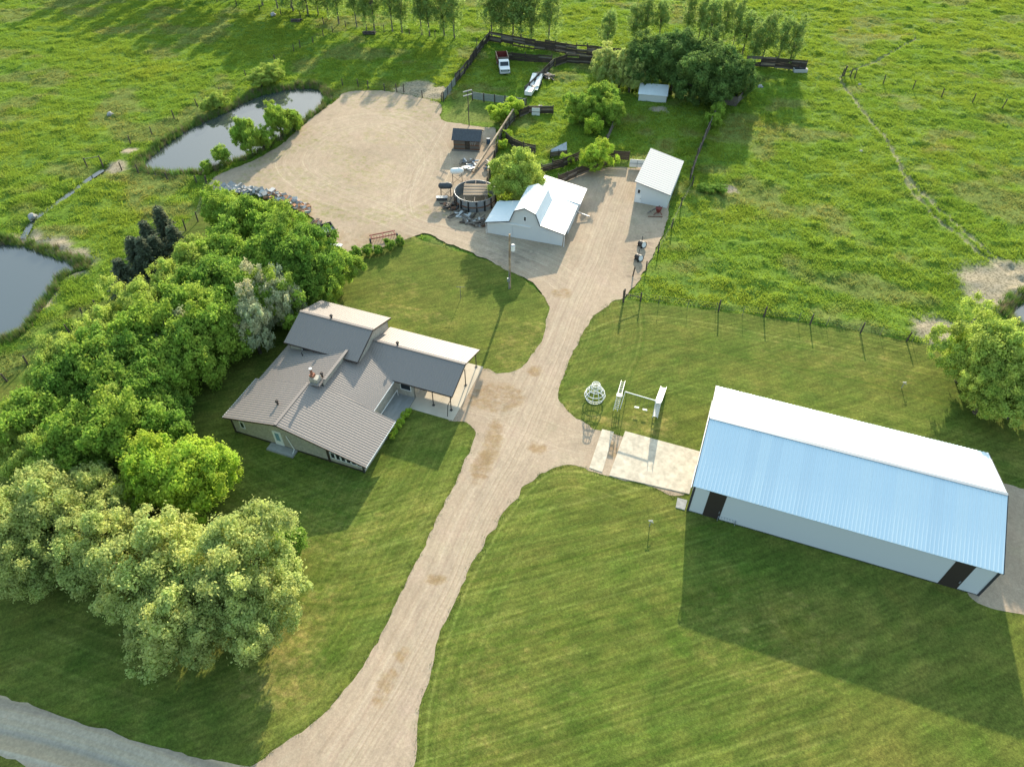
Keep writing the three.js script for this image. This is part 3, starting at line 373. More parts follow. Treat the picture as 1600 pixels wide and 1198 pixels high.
// machine shed
{
  const t = thing('machine_shed', 'long white metal machine shed with pale roof and two dark brown wall panels', 'shed', 16.655, -38.53, -HY), W = 13.33, Ln = 25.48, he = 4.02, hr = 6.24;
  part('wall', sheet(L(0.12, he - 0.02, 0.1), L(Ln - 0.12, he - 0.02, 0.1), L(Ln - 0.12, 0, 0.1), L(0.12, 0, 0.1), 0.3, 0.02, 0.08), M.whiteWall, t);
  part('wall', sheet(L(0.12, he - 0.02, W - 0.1), L(Ln - 0.12, he - 0.02, W - 0.1), L(Ln - 0.12, 0, W - 0.1), L(0.12, 0, W - 0.1), 0.3, 0.02, 0.08), M.whiteWall, t);
  for (const u of [0.12, Ln - 0.26]) part('gable_wall', wallV([[0.1, 0], [W - 0.1, 0], [W - 0.1, he - 0.05], [W / 2, hr - 0.08], [0.1, he - 0.05]], u), M.whiteWall, t);
  const nP = 26, wP = (Ln + 0.2) / nP;
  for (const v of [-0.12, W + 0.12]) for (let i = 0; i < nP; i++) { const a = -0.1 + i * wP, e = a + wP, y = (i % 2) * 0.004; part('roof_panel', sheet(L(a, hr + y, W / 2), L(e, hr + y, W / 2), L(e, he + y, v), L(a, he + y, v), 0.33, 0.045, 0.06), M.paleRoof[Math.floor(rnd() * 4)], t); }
  for (const [u0, u1] of [[1.5, 3.05], [22.1, 23.65]]) { part('door_track', boxU(u0 - 0.3, u1 + 0.3, he - 0.14, he - 0.05, -0.06, 0.02), M.darkTrim, t); part('door_handle', boxU(u1 - 0.22, u1 - 0.14, 1.0, 1.3, -0.06, 0.0), M.galv, t); }
  part('ridge_cap', plank(L(-0.1, hr + 0.05, W / 2), L(Ln + 0.1, hr + 0.05, W / 2), 0.32, 0.05), M.galv, t);
  for (const u of [-0.13, Ln + 0.13]) for (const [v0, v1, h0, h1] of [[-0.12, W / 2, he - 0.06, hr - 0.06], [W / 2, W + 0.12, hr - 0.06, he - 0.06]]) part('verge_trim', plank(L(u, h0, v0), L(u, h1, v1), 0.05, 0.2), M.darkTrim, t);
  for (const [u0, u1] of [[1.5, 3.05], [22.1, 23.65]]) part('brown_panel', sheet(L(u0, he - 0.1, 0.04), L(u1, he - 0.1, 0.04), L(u1, 0.03, 0.04), L(u0, 0.03, 0.04), 0.3, 0.02, 0.04), M.brownTrim, t);
  for (const [u, v] of [[0.1, 0.06], [Ln - 0.1, 0.06], [0.1, W - 0.06], [Ln - 0.1, W - 0.06]]) part('corner_trim', boxU(u - 0.1, u + 0.1, 0, he - 0.08, v - 0.09, v + 0.09), M.darkTrim, t);
  part('base_trim', boxU(0.2, Ln - 0.2, 0, 0.12, 0.02, 0.06), M.darkTrim, t);
  const d = part('sliding_door', sheet(L(-0.02, 3.6, 3.6), L(-0.02, 3.6, 9.7), L(-0.02, 0.05, 9.7), L(-0.02, 0.05, 3.6), 0.3, 0.02, 0.06), M.whitePaint, t); part('door_rail', boxU(-0.16, -0.04, 3.62, 3.78, 2.5, 11.5), M.whitePaint, d);
  part('gutter', bar(L(-0.2, he - 0.12, -0.2), L(-0.2, he - 0.12, 2.4), 0.05), M.whitePaint, t);
}
// gambrel barn
{
  const t = thing('gambrel_barn', 'white gambrel roofed barn with lean-to on each side and tiny loft window', 'barn', -3.49, -85.1, -0.3);
  const D = 6.4;
  part('front_wall', wallU([[0, 0], [10.85, 0], [11.0, 2.05], [7.65, 2.75], [7.0, 4.4], [5.5, 5.02], [4.1, 4.4], [3.4, 2.62], [0, 1.85]], 0), M.whiteWall, t);
  part('back_wall', wallU([[3.4, 0], [7.65, 0], [7.65, 2.75], [7.0, 4.4], [5.5, 5.02], [4.1, 4.4], [3.4, 2.62]], D - 0.2), M.whiteWall, t);
  part('side_wall', wallV([[0.14, 0], [5.2, 0], [5.2, 1.8], [0.14, 1.8]], 0), M.whiteWall, t); part('side_wall', boxU(0.14, 3.4, 0, 2.2, 5.06, 5.2), M.whiteWall, t);
  part('side_wall', wallV([[3, 0], [11.8, 0], [11.8, 1.9], [3, 1.9]], 10.8), M.whiteWall, t); part('side_wall', boxU(5.2, 10.9, 0, 2.2, 11.7, 11.84), M.whiteWall, t); part('side_wall', wallV([[6.4, 0], [11.7, 0], [11.7, 2.9], [6.4, 2.9]], 5.2), M.whiteWall, t);
  const r = (a, b, c, d) => part('roof', sheet(a, b, c, d, 0.45, 0.025, 0.06), M.whiteMetal, t), f = -0.25;
  r(L(5.5, 5.12, f), L(5.5, 5.12, D), L(4.05, 4.48, D), L(4.05, 4.48, f)); r(L(5.5, 5.12, f), L(5.5, 5.12, D), L(7.05, 4.48, D), L(7.05, 4.48, f));
  r(L(4.05, 4.48, f), L(4.05, 4.48, D), L(3.35, 2.72, D), L(3.35, 2.72, f)); r(L(7.05, 4.48, f), L(7.05, 4.48, D), L(7.7, 2.85, D), L(7.7, 2.85, f));
  r(L(3.42, 2.72, f), L(3.42, 2.72, 5.3), L(-0.2, 1.9, 5.3), L(-0.2, 1.9, f)); r(L(7.62, 2.86, f), L(7.62, 2.86, 7.7), L(11.25, 2.06, 7.7), L(11.25, 2.06, f));
  r(L(5.0, 3.3, 7.72), L(5.0, 3.3, 12.1), L(11.5, 2.16, 12.1), L(11.5, 2.16, 7.72)); r(L(5.0, 3.3, 6.35), L(7.6, 2.86, 6.35), L(7.6, 2.9, 7.72), L(5.0, 3.34, 7.72));
  const e = (a, b) => part('verge_trim', plank(a, b, 0.04, 0.13), M.slate, t), y = -0.28;
  for (const [a, b] of [[[-0.2, 1.84], [3.4, 2.66]], [[3.36, 2.68], [4.06, 4.44]], [[4.05, 4.42], [5.5, 5.06]], [[5.5, 5.06], [7.05, 4.42]], [[7.04, 4.44], [7.7, 2.8]], [[7.66, 2.8], [11.25, 2.0]]]) e(L(a[0], a[1], y), L(b[0], b[1], y));
  windowS(t, 5.3, 2.95, 0, 0.42, 0.75, 'loft_window');
  const d = part('sliding_door', boxU(1.2, 3.7, 0.05, 2.05, -0.08, -0.02), M.whiteWall, t); part('door_rail', boxU(1.1, 6.3, 2.08, 2.24, -0.14, -0.02), M.whitePaint, d);
  part('side_door', boxU(7.7, 9.0, 0.05, 2.05, -0.06, -0.02), M.whiteWall, t); part('corner_post', bar(L(11.15, 0, -0.12), L(11.15, 2.0, -0.12), 0.05), M.whitePaint, t); part('corner_post', bar(L(-0.1, 0, -0.15), L(-0.1, 1.8, -0.15), 0.04), M.whitePaint, t);
  single('steel_rail', plank(V(8.6, 0.9, -89.6), V(11.2, 0.35, -88.7), 0.12, 0.12), M.galv, 'pale steel rail sticking out from the barn side over the gravel', 'rail');
}
// lean-to shed
{
  const t = thing('workshop', 'plain white workshop with a single sloping roof beside the corral gate', 'shed', 18.15, -93.1, -HY);
  part('front_wall', wallU([[0, 0], [4.95, 0], [4.95, 2.4], [0, 3.5]], 0.1), M.whiteWall, t); part('back_wall', wallU([[0, 0], [4.95, 0], [4.95, 2.4], [0, 3.5]], 9.9), M.whiteWall, t);
  part('side_wall', boxU(0, 0.14, 0, 3.45, 0.24, 9.9), M.whiteWall, t); part('side_wall', boxU(4.81, 4.95, 0, 2.4, 0.24, 9.9), M.whiteWall, t);
  part('roof', sheet(L(-0.2, 3.62, -0.25), L(-0.2, 3.62, 10.25), L(5.2, 2.42, 10.25), L(5.2, 2.42, -0.25), 0.6, 0.025, 0.08), M.dullWhite, t);
  part('fascia', plank(L(-0.2, 3.54, -0.28), L(5.2, 2.34, -0.28), 0.04, 0.18), M.galv, t);
  windowS(t, 0.3, 1.5, 0.1, 0.5, 0.75); const d = part('door', boxU(0.15, 1.0, 0.05, 1.35, 0.05, 0.1), M.whitePaint, t); part('handle', boxU(0.85, 0.93, 0.7, 0.8, 0.01, 0.05), M.black, d);
}
// small old cabin and white calf shed
{
  const t = thing('old_cabin', 'small weathered wooden cabin with slate grey gable roof by the corral', 'cabin', -9.6, -109.3, -0.12);
  part('wall', wallU([[0, 0], [4.3, 0], [4.3, 1.75], [0, 1.75]], 0), M.greyWood, t); part('wall', wallU([[0, 0], [4.3, 0], [4.3, 1.75], [0, 1.75]], 3), M.greyWood, t);
  for (const u of [0, 4.16]) part('gable_wall', wallV([[0, 0], [3.14, 0], [3.14, 1.75], [1.57, 2.75], [0, 1.75]], u), M.greyWood, t);
  for (let i = 0; i < 7; i++) part('board', boxU(0.02, 4.28, 0.08 + i * 0.235, 0.28 + i * 0.235, -0.035, 0), i % 3 ? M.greyWood : M.rust, t);
  part('roof', sheet(L(-0.25, 2.9, 1.57), L(4.55, 2.9, 1.57), L(4.55, 1.75, -0.35), L(-0.25, 1.75, -0.35), 0.5, 0.015, 0.06), M.slate, t); part('roof', sheet(L(-0.25, 2.9, 1.57), L(4.55, 2.9, 1.57), L(4.55, 1.75, 3.5), L(-0.25, 1.75, 3.5), 0.5, 0.015, 0.06), M.slate, t);
  part('door', boxU(1.9, 2.7, 0.05, 1.65, -0.07, -0.035), M.oldWood, t); part('antler_rack', merge([...Array(9)].map((_, i) => bar(L(2.9 + i * 0.1, 0.9 + (i % 3) * 0.2, -0.06), L(2.75 + i * 0.13, 1.5 + (i % 2) * 0.15, -0.2), 0.025))), M.dullWhite, t); part('sill', boxU(-0.3, 4.4, 0, 0.1, -0.5, -0.02), M.greyWood, t);
  const c = thing('calf_shed', 'small low white shed under the dark elms in the corral', 'shed', 23.1, -127.6, -0.2);
  part('wall', boxU(0, 5, 0, 1.25, 0, 0.12), M.whiteWall, c); part('wall', boxU(0, 5, 0, 1.9, 2.9, 3), M.whiteWall, c); for (const u of [0, 4.88]) part('side_wall', wallV([[0.12, 0], [2.9, 0], [2.9, 1.85], [0.12, 1.25]], u, 0.12), M.whiteWall, c);
  part('roof', sheet(L(-0.15, 1.98, 3.15), L(5.15, 1.98, 3.15), L(5.15, 1.27, -0.15), L(-0.15, 1.27, -0.15), 0.5, 0.02, 0.05), M.whiteMetal, c);
}
// round stock ring
{
  const t = thing('round_bin_ring', 'open round steel ring with rusty band, dark posts and plank deck on top', 'bin', -5.45, -93.4), R = 3.05;
  const pts = []; for (let i = 0; i <= 22; i++) pts.push(new THREE.Vector2(R + 0.025 * Math.cos(i * Math.PI), i * 0.08)); for (let i = 22; i >= 0; i--) pts.push(new THREE.Vector2(R - 0.05, i * 0.08));
  part('steel_wall', new THREE.LatheGeometry(pts, 56), M.galv, t); part('rusty_band', new THREE.TorusGeometry(R + 0.05, 0.09, 6, 56).rotateX(Math.PI / 2).translate(0, 0.75, 0), M.rust, t);
  for (let i = 0; i < 16; i++) { const a = i / 16 * 6.283 + 0.1; part('post', box(0.2, 1.7, 0.12, Math.sin(a) * (R + 0.1), 0.85, Math.cos(a) * (R + 0.1), a), M.black, t); }
  for (let i = 0; i < 11; i++) part('plank', box(3.6, 0.06, 0.26, 0.1, 1.82 + (i % 3) * 0.02, -1.6 + i * 0.29, rr(-0.04, 0.04)), i % 3 ? M.greyWood : M.paleWood, t);
  for (const x of [-1.5, 0, 1.6]) part('joist', box(0.12, 0.14, 6.0, x, 1.7, 0), M.greyWood, t);
  for (let i = 0; i < 8; i++) { const a = i / 8 * 6.283; part('prop', bar(V(Math.sin(a) * 2.9, 1.7, Math.cos(a) * 2.9), V(Math.sin(a + 0.2) * 4.1, 0.05, Math.cos(a + 0.2) * 4.1), 0.05), M.greyWood, t); }
}

// ------------------------------------------------------------------ fences
const unit = new THREE.BoxGeometry(1, 1, 1), postG = new THREE.CylinderGeometry(0.075, 0.09, 1, 7).translate(0, 0.5, 0), rodG = new THREE.CylinderGeometry(0.03, 0.03, 1, 5).translate(0, 0.5, 0);
function split(pts, step) { const o = []; for (let i = 0; i + 1 < pts.length; i++) { const [a, b] = [pts[i], pts[i + 1]], n = Math.max(1, Math.round(Math.hypot(b[0] - a[0], b[1] - a[1]) / step)); for (let k = 0; k < n; k++) o.push([lerp(a[0], b[0], k / n), lerp(a[1], b[1], k / n)]); } o.push(pts[pts.length - 1]); return o; }
const gy = (x, z) => (z < -26 ? Math.max(openD(x, z) > 0 ? landY(x, z) : 0, -0.25) : 0);
function wireFence(label, pts, step = 0, h = 1.45, group = 'wire fences') {
  const t = thing('wire_fence', label, 'fence', pts[0][0], pts[0][1], 0, group), o = pts[0], q = step ? split(pts, step) : pts, w = [];
  q.forEach(([x, z], i) => { const hh = h * rr(0.9, 1.12), p = part('post', postG, M.post, t); p.position.set(x - o[0], gy(x, z) - 0.1, z - o[1]); p.scale.set(1.15, hh + 0.1, 1.15); p.rotation.set(rr(-0.06, 0.06), 0, rr(-0.06, 0.06)); if (i) for (const k of [0.45, 0.8, 1.15]) w.push(bar(V(q[i - 1][0] - o[0], k, q[i - 1][1] - o[1]), V(x - o[0], k, z - o[1]), 0.008, 0.008, 3)); });
  part('wire', merge(w), M.wire, t); return t;
}
function boardFence(label, pts, h = 1.7, mats = [M.oldWood, M.oldWood, M.oldWood, M.greyWood], step = 2.4, group = 'board fences') {
  const t = thing('board_fence', label, 'fence', pts[0][0], pts[0][1], 0, group), o = pts[0], q = split(pts, step);
  q.forEach(([x, z], i) => {
    const p = part('post', postG, M.post, t), y0 = gy(x, z); p.position.set(x - o[0], y0 - 0.1, z - o[1]); p.scale.set(1.2, h * rr(1.0, 1.2) + 0.1, 1.2); if (!i) return;
    const [ax, az] = q[i - 1], dx = x - ax, dz = z - az, Ls = Math.hypot(dx, dz), n = Math.round(h / 0.29), ym = (y0 + gy(ax, az)) / 2;
    for (let k = 0; k < n; k++) { if (rnd() < 0.05) continue; const b = part('board', unit, mats[Math.floor(rnd() * mats.length)], t); b.position.set((x + ax) / 2 - o[0] - dz / Ls * 0.1, ym + 0.22 + k * h / n + rr(-0.02, 0.02), (z + az) / 2 - o[1] + dx / Ls * 0.1); b.rotation.y = -Math.atan2(dz, dx); b.rotation.z = rr(-0.012, 0.012); b.scale.set(Ls + 0.1, 0.27, 0.045); }
  }); return t;
}
function panelFence(label, pts, h = 1.3, m = M.galv, step = 2.6) {
  const t = thing('metal_fence', label, 'fence', pts[0][0], pts[0][1]), o = pts[0], q = split(pts, step);
  q.forEach(([x, z], i) => { const p = part('post', postG, M.post, t); p.position.set(x - o[0], -0.1, z - o[1]); p.scale.set(1.4, h + 0.35, 1.4); if (!i) return; const [ax, az] = q[i - 1]; part('panel', sheet(V(ax - o[0], h + 0.12, az - o[1]), V(x - o[0], h + 0.12, z - o[1]), V(x - o[0], 0.1, z - o[1]), V(ax - o[0], 0.1, az - o[1]), 0.2, 0.025, 0.02), m, t); }); return t;
}
wireFence('wire fence of dark posts between the mown lawn and the rough pasture', [[14.05, -69.85], [16.25, -69.98], [25.7, -67.97], [31.11, -67], [36.34, -65.44], [41.98, -63.92], [46.95, -62.44], [51.72, -61.32], [55.03, -59.68], [59.89, -57.57]], 0, 1.6);
{ const t = thing('fence_rods', 'thin steel rods standing in the lawn wire fence', 'fence', ...[18.4, -69.22]); for (const [x, z] of [[18.4, -69.22], [21.89, -68.47], [25.31, -67.97], [28.45, -67.12], [35.03, -66.03], [38.22, -65.2], [41.87, -64.27], [44.13, -63.46], [47.52, -62.32]]) { const p = part('rod', rodG, M.wire, t); p.position.set(x - t.position.x, 0, z - t.position.z); p.scale.y = 1.35; } }
wireFence('wire fence beside the gravel lane from the workshop to the lawn gate', [[15.89, -75.13], [17.84, -76.52], [20.04, -80.57], [22.8, -86.47], [24.97, -91.84], [27.7, -97.63]], 0, 1.6);
wireFence('wire fence along the bank behind the pond', [[-65.37, -103.87], [-63.58, -111.08], [-61.26, -114.47], [-59.07, -119.69], [-56.59, -124.72], [-53.96, -130.04], [-51.15, -137.43], [-47.31, -144.79], [-44.79, -150.34], [-43.83, -152.04], [-41.79, -155.15], [-40.31, -158.72], [-38.64, -160.93]]);
wireFence('wire fence below the reedy near end of the pond', [[-65.37, -103.87], [-61.77, -102.47], [-58.77, -101.47], [-53.49, -99.53], [-48.72, -98.57], [-46.75, -97.63]]);
wireFence('wire fence in the meadow behind the spruces', [[-46.75, -97.63], [-45.24, -87.94], [-46.26, -85.67]], 0, 1.7);
wireFence('wire fence on the track between slough meadow and shelterbelt', [[-58.13, -51.47], [-56.84, -55.83], [-55.69, -58.41], [-54.59, -61.32], [-53.35, -64.03], [-52.67, -66.63], [-51.77, -68.47], [-50.72, -71.52]]);
wireFence('wire fence closing the far edge of the gravel yard', [[-32.13, -134.23], [-28.97, -133.38], [-27.08, -132.81], [-23.81, -131.69], [-21.47, -131.14], [-20.13, -130.86], [-16.51, -128.95], [-12.86, -127.34]]);
wireFence('wire fence under the poplar row', [[-76.64, -185.21], [-69.23, -180.28], [-63.76, -177.25], [-57.79, -174.71], [-52.2, -171.41], [-47.22, -168.99], [-41.49, -165.85], [-36.44, -164.31], [-27.65, -161.3], [-21.93, -159.45], [-16.29, -157.28], [-7.33, -153.41]]);
wireFence('wire fence of leaning posts across the open pasture beyond the trail', [[63.47, -137.43], [65.74, -136.84], [70.42, -134.52], [75, -131.97], [79.35, -129.22], [83.57, -126.28], [87.67, -123.69], [92.42, -120.67]], 0, 1.7);
const bf = (l, p, h, m) => boardFence(l, p, h, m);
bf('dark board windbreak fence along the foot of the poplars', [[-4.73, -156.21], [2.66, -152.72], [13.01, -148.35], [23.8, -146.07]], 2.0);
bf('dark board windbreak fence past the elms toward the open pasture', [[46.24, -142.9], [51.78, -142.27], [57.48, -141.04]], 1.9);
bf('dark board fence on the pond side of the truck pen', [[-4.73, -156.21], [-7.14, -148.02], [-9.2, -139.22], [-10.68, -134.52]], 1.7);
bf('board fence standing behind the old farm truck', [[-3.23, -146.71], [0, -146.07], [7.9, -144.15]], 1.5);
bf('board fence bending round the head of the middle pen', [[8.61, -142.9], [10.87, -144.79], [15.91, -143.84], [16.77, -140.43]], 1.6);
bf('grey board alley fence beside the white trailer', [[8.36, -142.9], [5.13, -135.67], [2.37, -129.49]], 1.4, [M.greyWood, M.oldWood]);
bf('grey board alley fence running down toward the barn willow', [[2.06, -123.69], [-0.44, -117.28], [-2.13, -110.86], [-3.05, -103.27], [-3.73, -97.44]], 1.5, [M.greyWood, M.oldWood]);
bf('short board fence with a white sheet on it in the middle pen', [[1.35, -120.67], [2.95, -122.17], [7.27, -122.17]], 1.4);
bf('curved low board fence round the small pen by the cabin', [[-1.3, -113.1], [0, -110.42], [1.89, -108.68], [3.77, -107.83]], 1.4);
bf('board fence right behind the barn', [[4.64, -101.67], [8.14, -103.27], [10.82, -105.31]], 1.5);
bf('board fence between the barn yard and the round green bush', [[7.1, -98.19], [10, -100.49], [12.66, -102.47], [15.14, -104.08]], 1.5);
bf('grey rail fence below the mid green thicket', [[15.7, -111.3], [17.11, -115.86], [18.61, -119.69]], 1.3, [M.greyWood]);
bf('dark board fence joining the white corral gate', [[15.5, -105.72], [18.75, -105.31]], 1.5);
bf('grey board fence climbing from the workshop to the wind shelter', [[27.6, -99.34], [29.75, -105.72], [32.21, -112.2], [35.94, -121.17], [39.85, -130.04]], 1.8, [M.greyWood, M.oldWood]);
bf('curved grey board wind shelter beside the elms', [[37.95, -126.02], [40.39, -124.98], [42.8, -128.95], [44.04, -132.81]], 1.7, [M.greyWood]);
panelFence('pale corrugated metal fence with black posts below the truck pen', [[-7.28, -128.14], [-5.14, -127.34], [-3.15, -126.81], [-1.28, -126.28], [0.7, -125.76], [2.54, -125.24]]);
panelFence('grey corrugated metal fence at the corner of the gravel yard', [[-12.51, -127.34], [-10.67, -134.23]], 1.5);
{ const t = thing('corral_gate', 'white ribbed metal gate between the board fence and the workshop', 'gate', ...[18.62, -103.27], -0.15); part('gate_sheet', sheet(V(0, 1.5, 0), V(3.6, 1.5, 0), V(3.6, 0.2, 0), V(0, 0.2, 0), 0.3, 0.02, 0.03), M.whitePaint, t); part('frame', merge([box(3.6, 0.06, 0.06, 1.8, 0.85, 0.05), box(0.06, 1.4, 0.06, 1.2, 0.85, 0.05), box(0.06, 1.4, 0.06, 2.4, 0.85, 0.05)]), M.galv, t); }
{ const t = thing('white_board', 'white metal sheet hung on the short pen fence', 'panel', ...[3.51, -121.54], -0.1); part('sheet_metal', sheet(V(0, 1.5, 0.14), V(1.4, 1.5, 0.14), V(1.4, 0.1, 0.14), V(0, 0.1, 0.14), 0.3, 0.015, 0.02), M.whitePaint, t); part('batten', box(1.4, 0.08, 0.04, 0.7, 0.8, 0.2), M.greyWood, t); }
{ const t = thing('pen_shelter', 'slanted sheet metal pen shelter in the small pen behind barn', 'shelter', ...[6.22, -106.35]); part('roof', sheet(V(0, 1.5, 0), V(2.6, 2.1, -1.4), V(2.6, 1.5, 0.2), V(0, 1.2, 0.2), 0.2, 0.02, 0.03), M.galv, t); for (const x of [0, 1.3, 2.6]) part('post', box(0.12, 1.6, 0.12, x, 0.75, 0.1), M.post, t); part('back', box(2.6, 1.2, 0.05, 1.3, 0.7, -0.1), M.greyWood, t); }

// ------------------------------------------------------------------ poles
{
  const t = thing('utility_pole', 'tall wooden utility pole with transformer can on the lawn before the barn', 'pole', ...[-0.29, -72.57]);
  part('pole', bar(V(0, 0, 0), V(0, 8.2, 0), 0.17, 0.12, 10), M.paleWood, t); const c = part('transformer', cyl(0.27, 0.75, 0.4, 6.3, 0.1), M.whitePaint, t); part('lid', cyl(0.28, 0.1, 0.4, 6.72, 0.1, 16, 0.18), M.galv, c); part('meter_box', merge([box(0.35, 0.5, 0.2, -0.15, 1.5, 0.2), bar(V(-0.1, 0, 0.2), V(-0.1, 3, 0.2), 0.04)]), M.galv, t);
  const u = thing('yard_pole', 'slim dark pole with two pale crossarms behind the old cabin', 'pole', ...[-7.42, -117.52]); part('pole', bar(V(0, 0, 0), V(0, 6.3, 0), 0.09, 0.07), M.post, u); for (const [y, s] of [[6.2, 1], [5.5, 1]]) part('crossarm', plank(V(-0.75, y - 0.2, 0.1), V(0.75, y + 0.2, 0.1), 0.12, 0.14), M.dullWhite, u);
  const w = thing('leaning_pole', 'tall bare grey pole leaning over the pasture fence beside the willow', 'pole', ...[51.5, -60.99]); part('pole', bar(V(0, 0, 0), V(2.3, 6.0, -1.4), 0.12, 0.09), M.greyWood, w); part('stub', bar(V(0.3, 0, 0.3), V(0.35, 0.8, 0.25), 0.09), M.post, w);
  const c2 = thing('clothesline_post', 'thin grey T shaped clothesline post on the lawn', 'post', ...[-6.49, -70.36]); part('post', bar(V(0, 0, 0), V(0, 2.0, 0), 0.035), M.wire, c2); part('arm', bar(V(-0.5, 1.95, 0), V(0.6, 1.95, 0.1), 0.03), M.wire, c2);
  const b = thing('gate_posts', 'dark H shaped brace of posts at the ditch crossing', 'gate', ...[-65.46, -104.08]); part('post', bar(V(0, 0, 0), V(0, 1.7, 0), 0.1), M.post, b); part('post', bar(V(-2.2, 0, 0.6), V(-2.2, 1.6, 0.6), 0.1), M.post, b); part('rail', bar(V(-2.2, 1.4, 0.6), V(0, 1.5, 0), 0.06), M.greyWood, b);
  const s = thing('corner_brace', 'dark corner posts braced with a rail at the lawn fence end', 'gate', ...[14.05, -69.85]); part('post', bar(V(0, 0, 0.15), V(0, 2.1, 0.15), 0.11), M.post, s); part('rail', bar(V(0, 1.3, 0.15), V(2.2, 0.8, 0.2), 0.06), M.post, s);
  const m = thing('meadow_posts', 'pair of thick dark posts at the head of the pasture trail', 'post', ...[64.03, -138.02]); part('post', bar(V(0, 0, 0), V(0.1, 2.1, 0), 0.15), M.post, m); part('post', bar(V(1.2, 0, 0.2), V(1.3, 1.7, 0.2), 0.12), M.post, m);
}
// ------------------------------------------------------------------ play equipment
{
  const P = ([x, z], h) => V(x, h, z);
  const d = thing('dome_climber', 'white onion shaped play dome of hoops on the lawn', 'climber', ...[9.07, -53.18]), prof = [[0.95, 0.06], [1.12, 0.55], [1.0, 1.0], [0.72, 1.45], [0.5, 1.8], [0.42, 2.15]];
  prof.forEach(([r, h]) => part('hoop', ring(r, 0.04, 0, h, 0), M.whitePaint, d)); for (let i = 0; i < 10; i++) { const a = i / 10 * 6.283; part('rib', merge(prof.slice(0, -1).map(([r, h], k) => bar(V(Math.cos(a) * r, h, Math.sin(a) * r), V(Math.cos(a) * prof[k + 1][0], prof[k + 1][1], Math.sin(a) * prof[k + 1][0]), 0.033))), M.whitePaint, d); }
  const s = thing('swing_set', 'white steel swing set with arched ladder at one end', 'swing set');
  const A = P([11.16, -51.29], 0.05), T = P([11.38, -51.49], 2.3), B = P([12.52, -55.83], 0.05), side = V(0.42, 0, 0.1);
  for (const [p, q] of [[A, T], [T, B]]) { for (const k of [-0.5, 0.5]) part('ladder_rail', bar(p.clone().addScaledVector(side, k), q.clone().addScaledVector(side, k), 0.035), M.whitePaint, s); for (let i = 1; i < 8; i++) { const c = p.clone().lerp(q, i / 8); part('rung', bar(c.clone().addScaledVector(side, -0.5), c.clone().addScaledVector(side, 0.5), 0.026), M.whitePaint, s); } }
  part('platform', box(0.6, 0.06, 0.4, T.x, T.y, T.z, -0.2), M.whitePaint, s);
  const E0 = P([12.04, -51.96], 2.3), E1 = P([15.12, -50.66], 2.3); part('top_beam', bar(E0, E1, 0.055), M.whitePaint, s); part('leg', bar(E0, P([11.71, -51.57], 0), 0.04), M.whitePaint, s); part('leg', bar(E0, P([12.76, -54.14], 0), 0.04), M.whitePaint, s);
  for (const k of [0.45, 0.72]) { const c = E0.clone().lerp(E1, k), w = part('seat', box(0.5, 0.05, 0.2, c.x, 0.5, c.z, -0.25), M.whitePaint, s); for (const e of [-0.22, 0.22]) part('chain', bar(V(c.x + e, 0.5, c.z + e * 0.25), V(c.x + e, 2.27, c.z + e * 0.25), 0.01, 0.01, 4), M.wire, w); }
  const l = thing('slide', 'white metal slide with stair ladder at the end of the swing beam', 'slide'), F = P([15.3, -50.27], 0.05), Q = P([15.35, -50.48], 2.2), K = P([16.82, -54.54], 0.25), sd2 = V(0.5, 0, 0.12);
  for (const k of [-0.5, 0.5]) { part('stair_rail', bar(F.clone().addScaledVector(sd2, k), Q.clone().addScaledVector(sd2, k).add(V(0, 0.5, 0)), 0.04), M.whitePaint, l); part('leg', bar(Q.clone().addScaledVector(sd2, k), V(Q.x + k * 0.5, 0, Q.z), 0.035), M.whitePaint, l); }
  for (let i = 1; i <= 8; i++) { const c = F.clone().lerp(Q, i / 8); part('step', box(0.5, 0.05, 0.2, c.x, c.y, c.z, -0.24), M.whitePaint, l); }
  part('chute', sheet(Q.clone().addScaledVector(sd2, -0.6), Q.clone().addScaledVector(sd2, 0.6), K.clone().addScaledVector(sd2, 0.6), K.clone().addScaledVector(sd2, -0.6), 2, 0.0, 0.04), M.whitePaint, l); for (const k of [-0.6, 0.6]) part('chute_side', plank(Q.clone().addScaledVector(sd2, k).add(V(0, 0.08, 0)), K.clone().addScaledVector(sd2, k).add(V(0, 0.08, 0)), 0.05, 0.2), M.whitePaint, l);
}
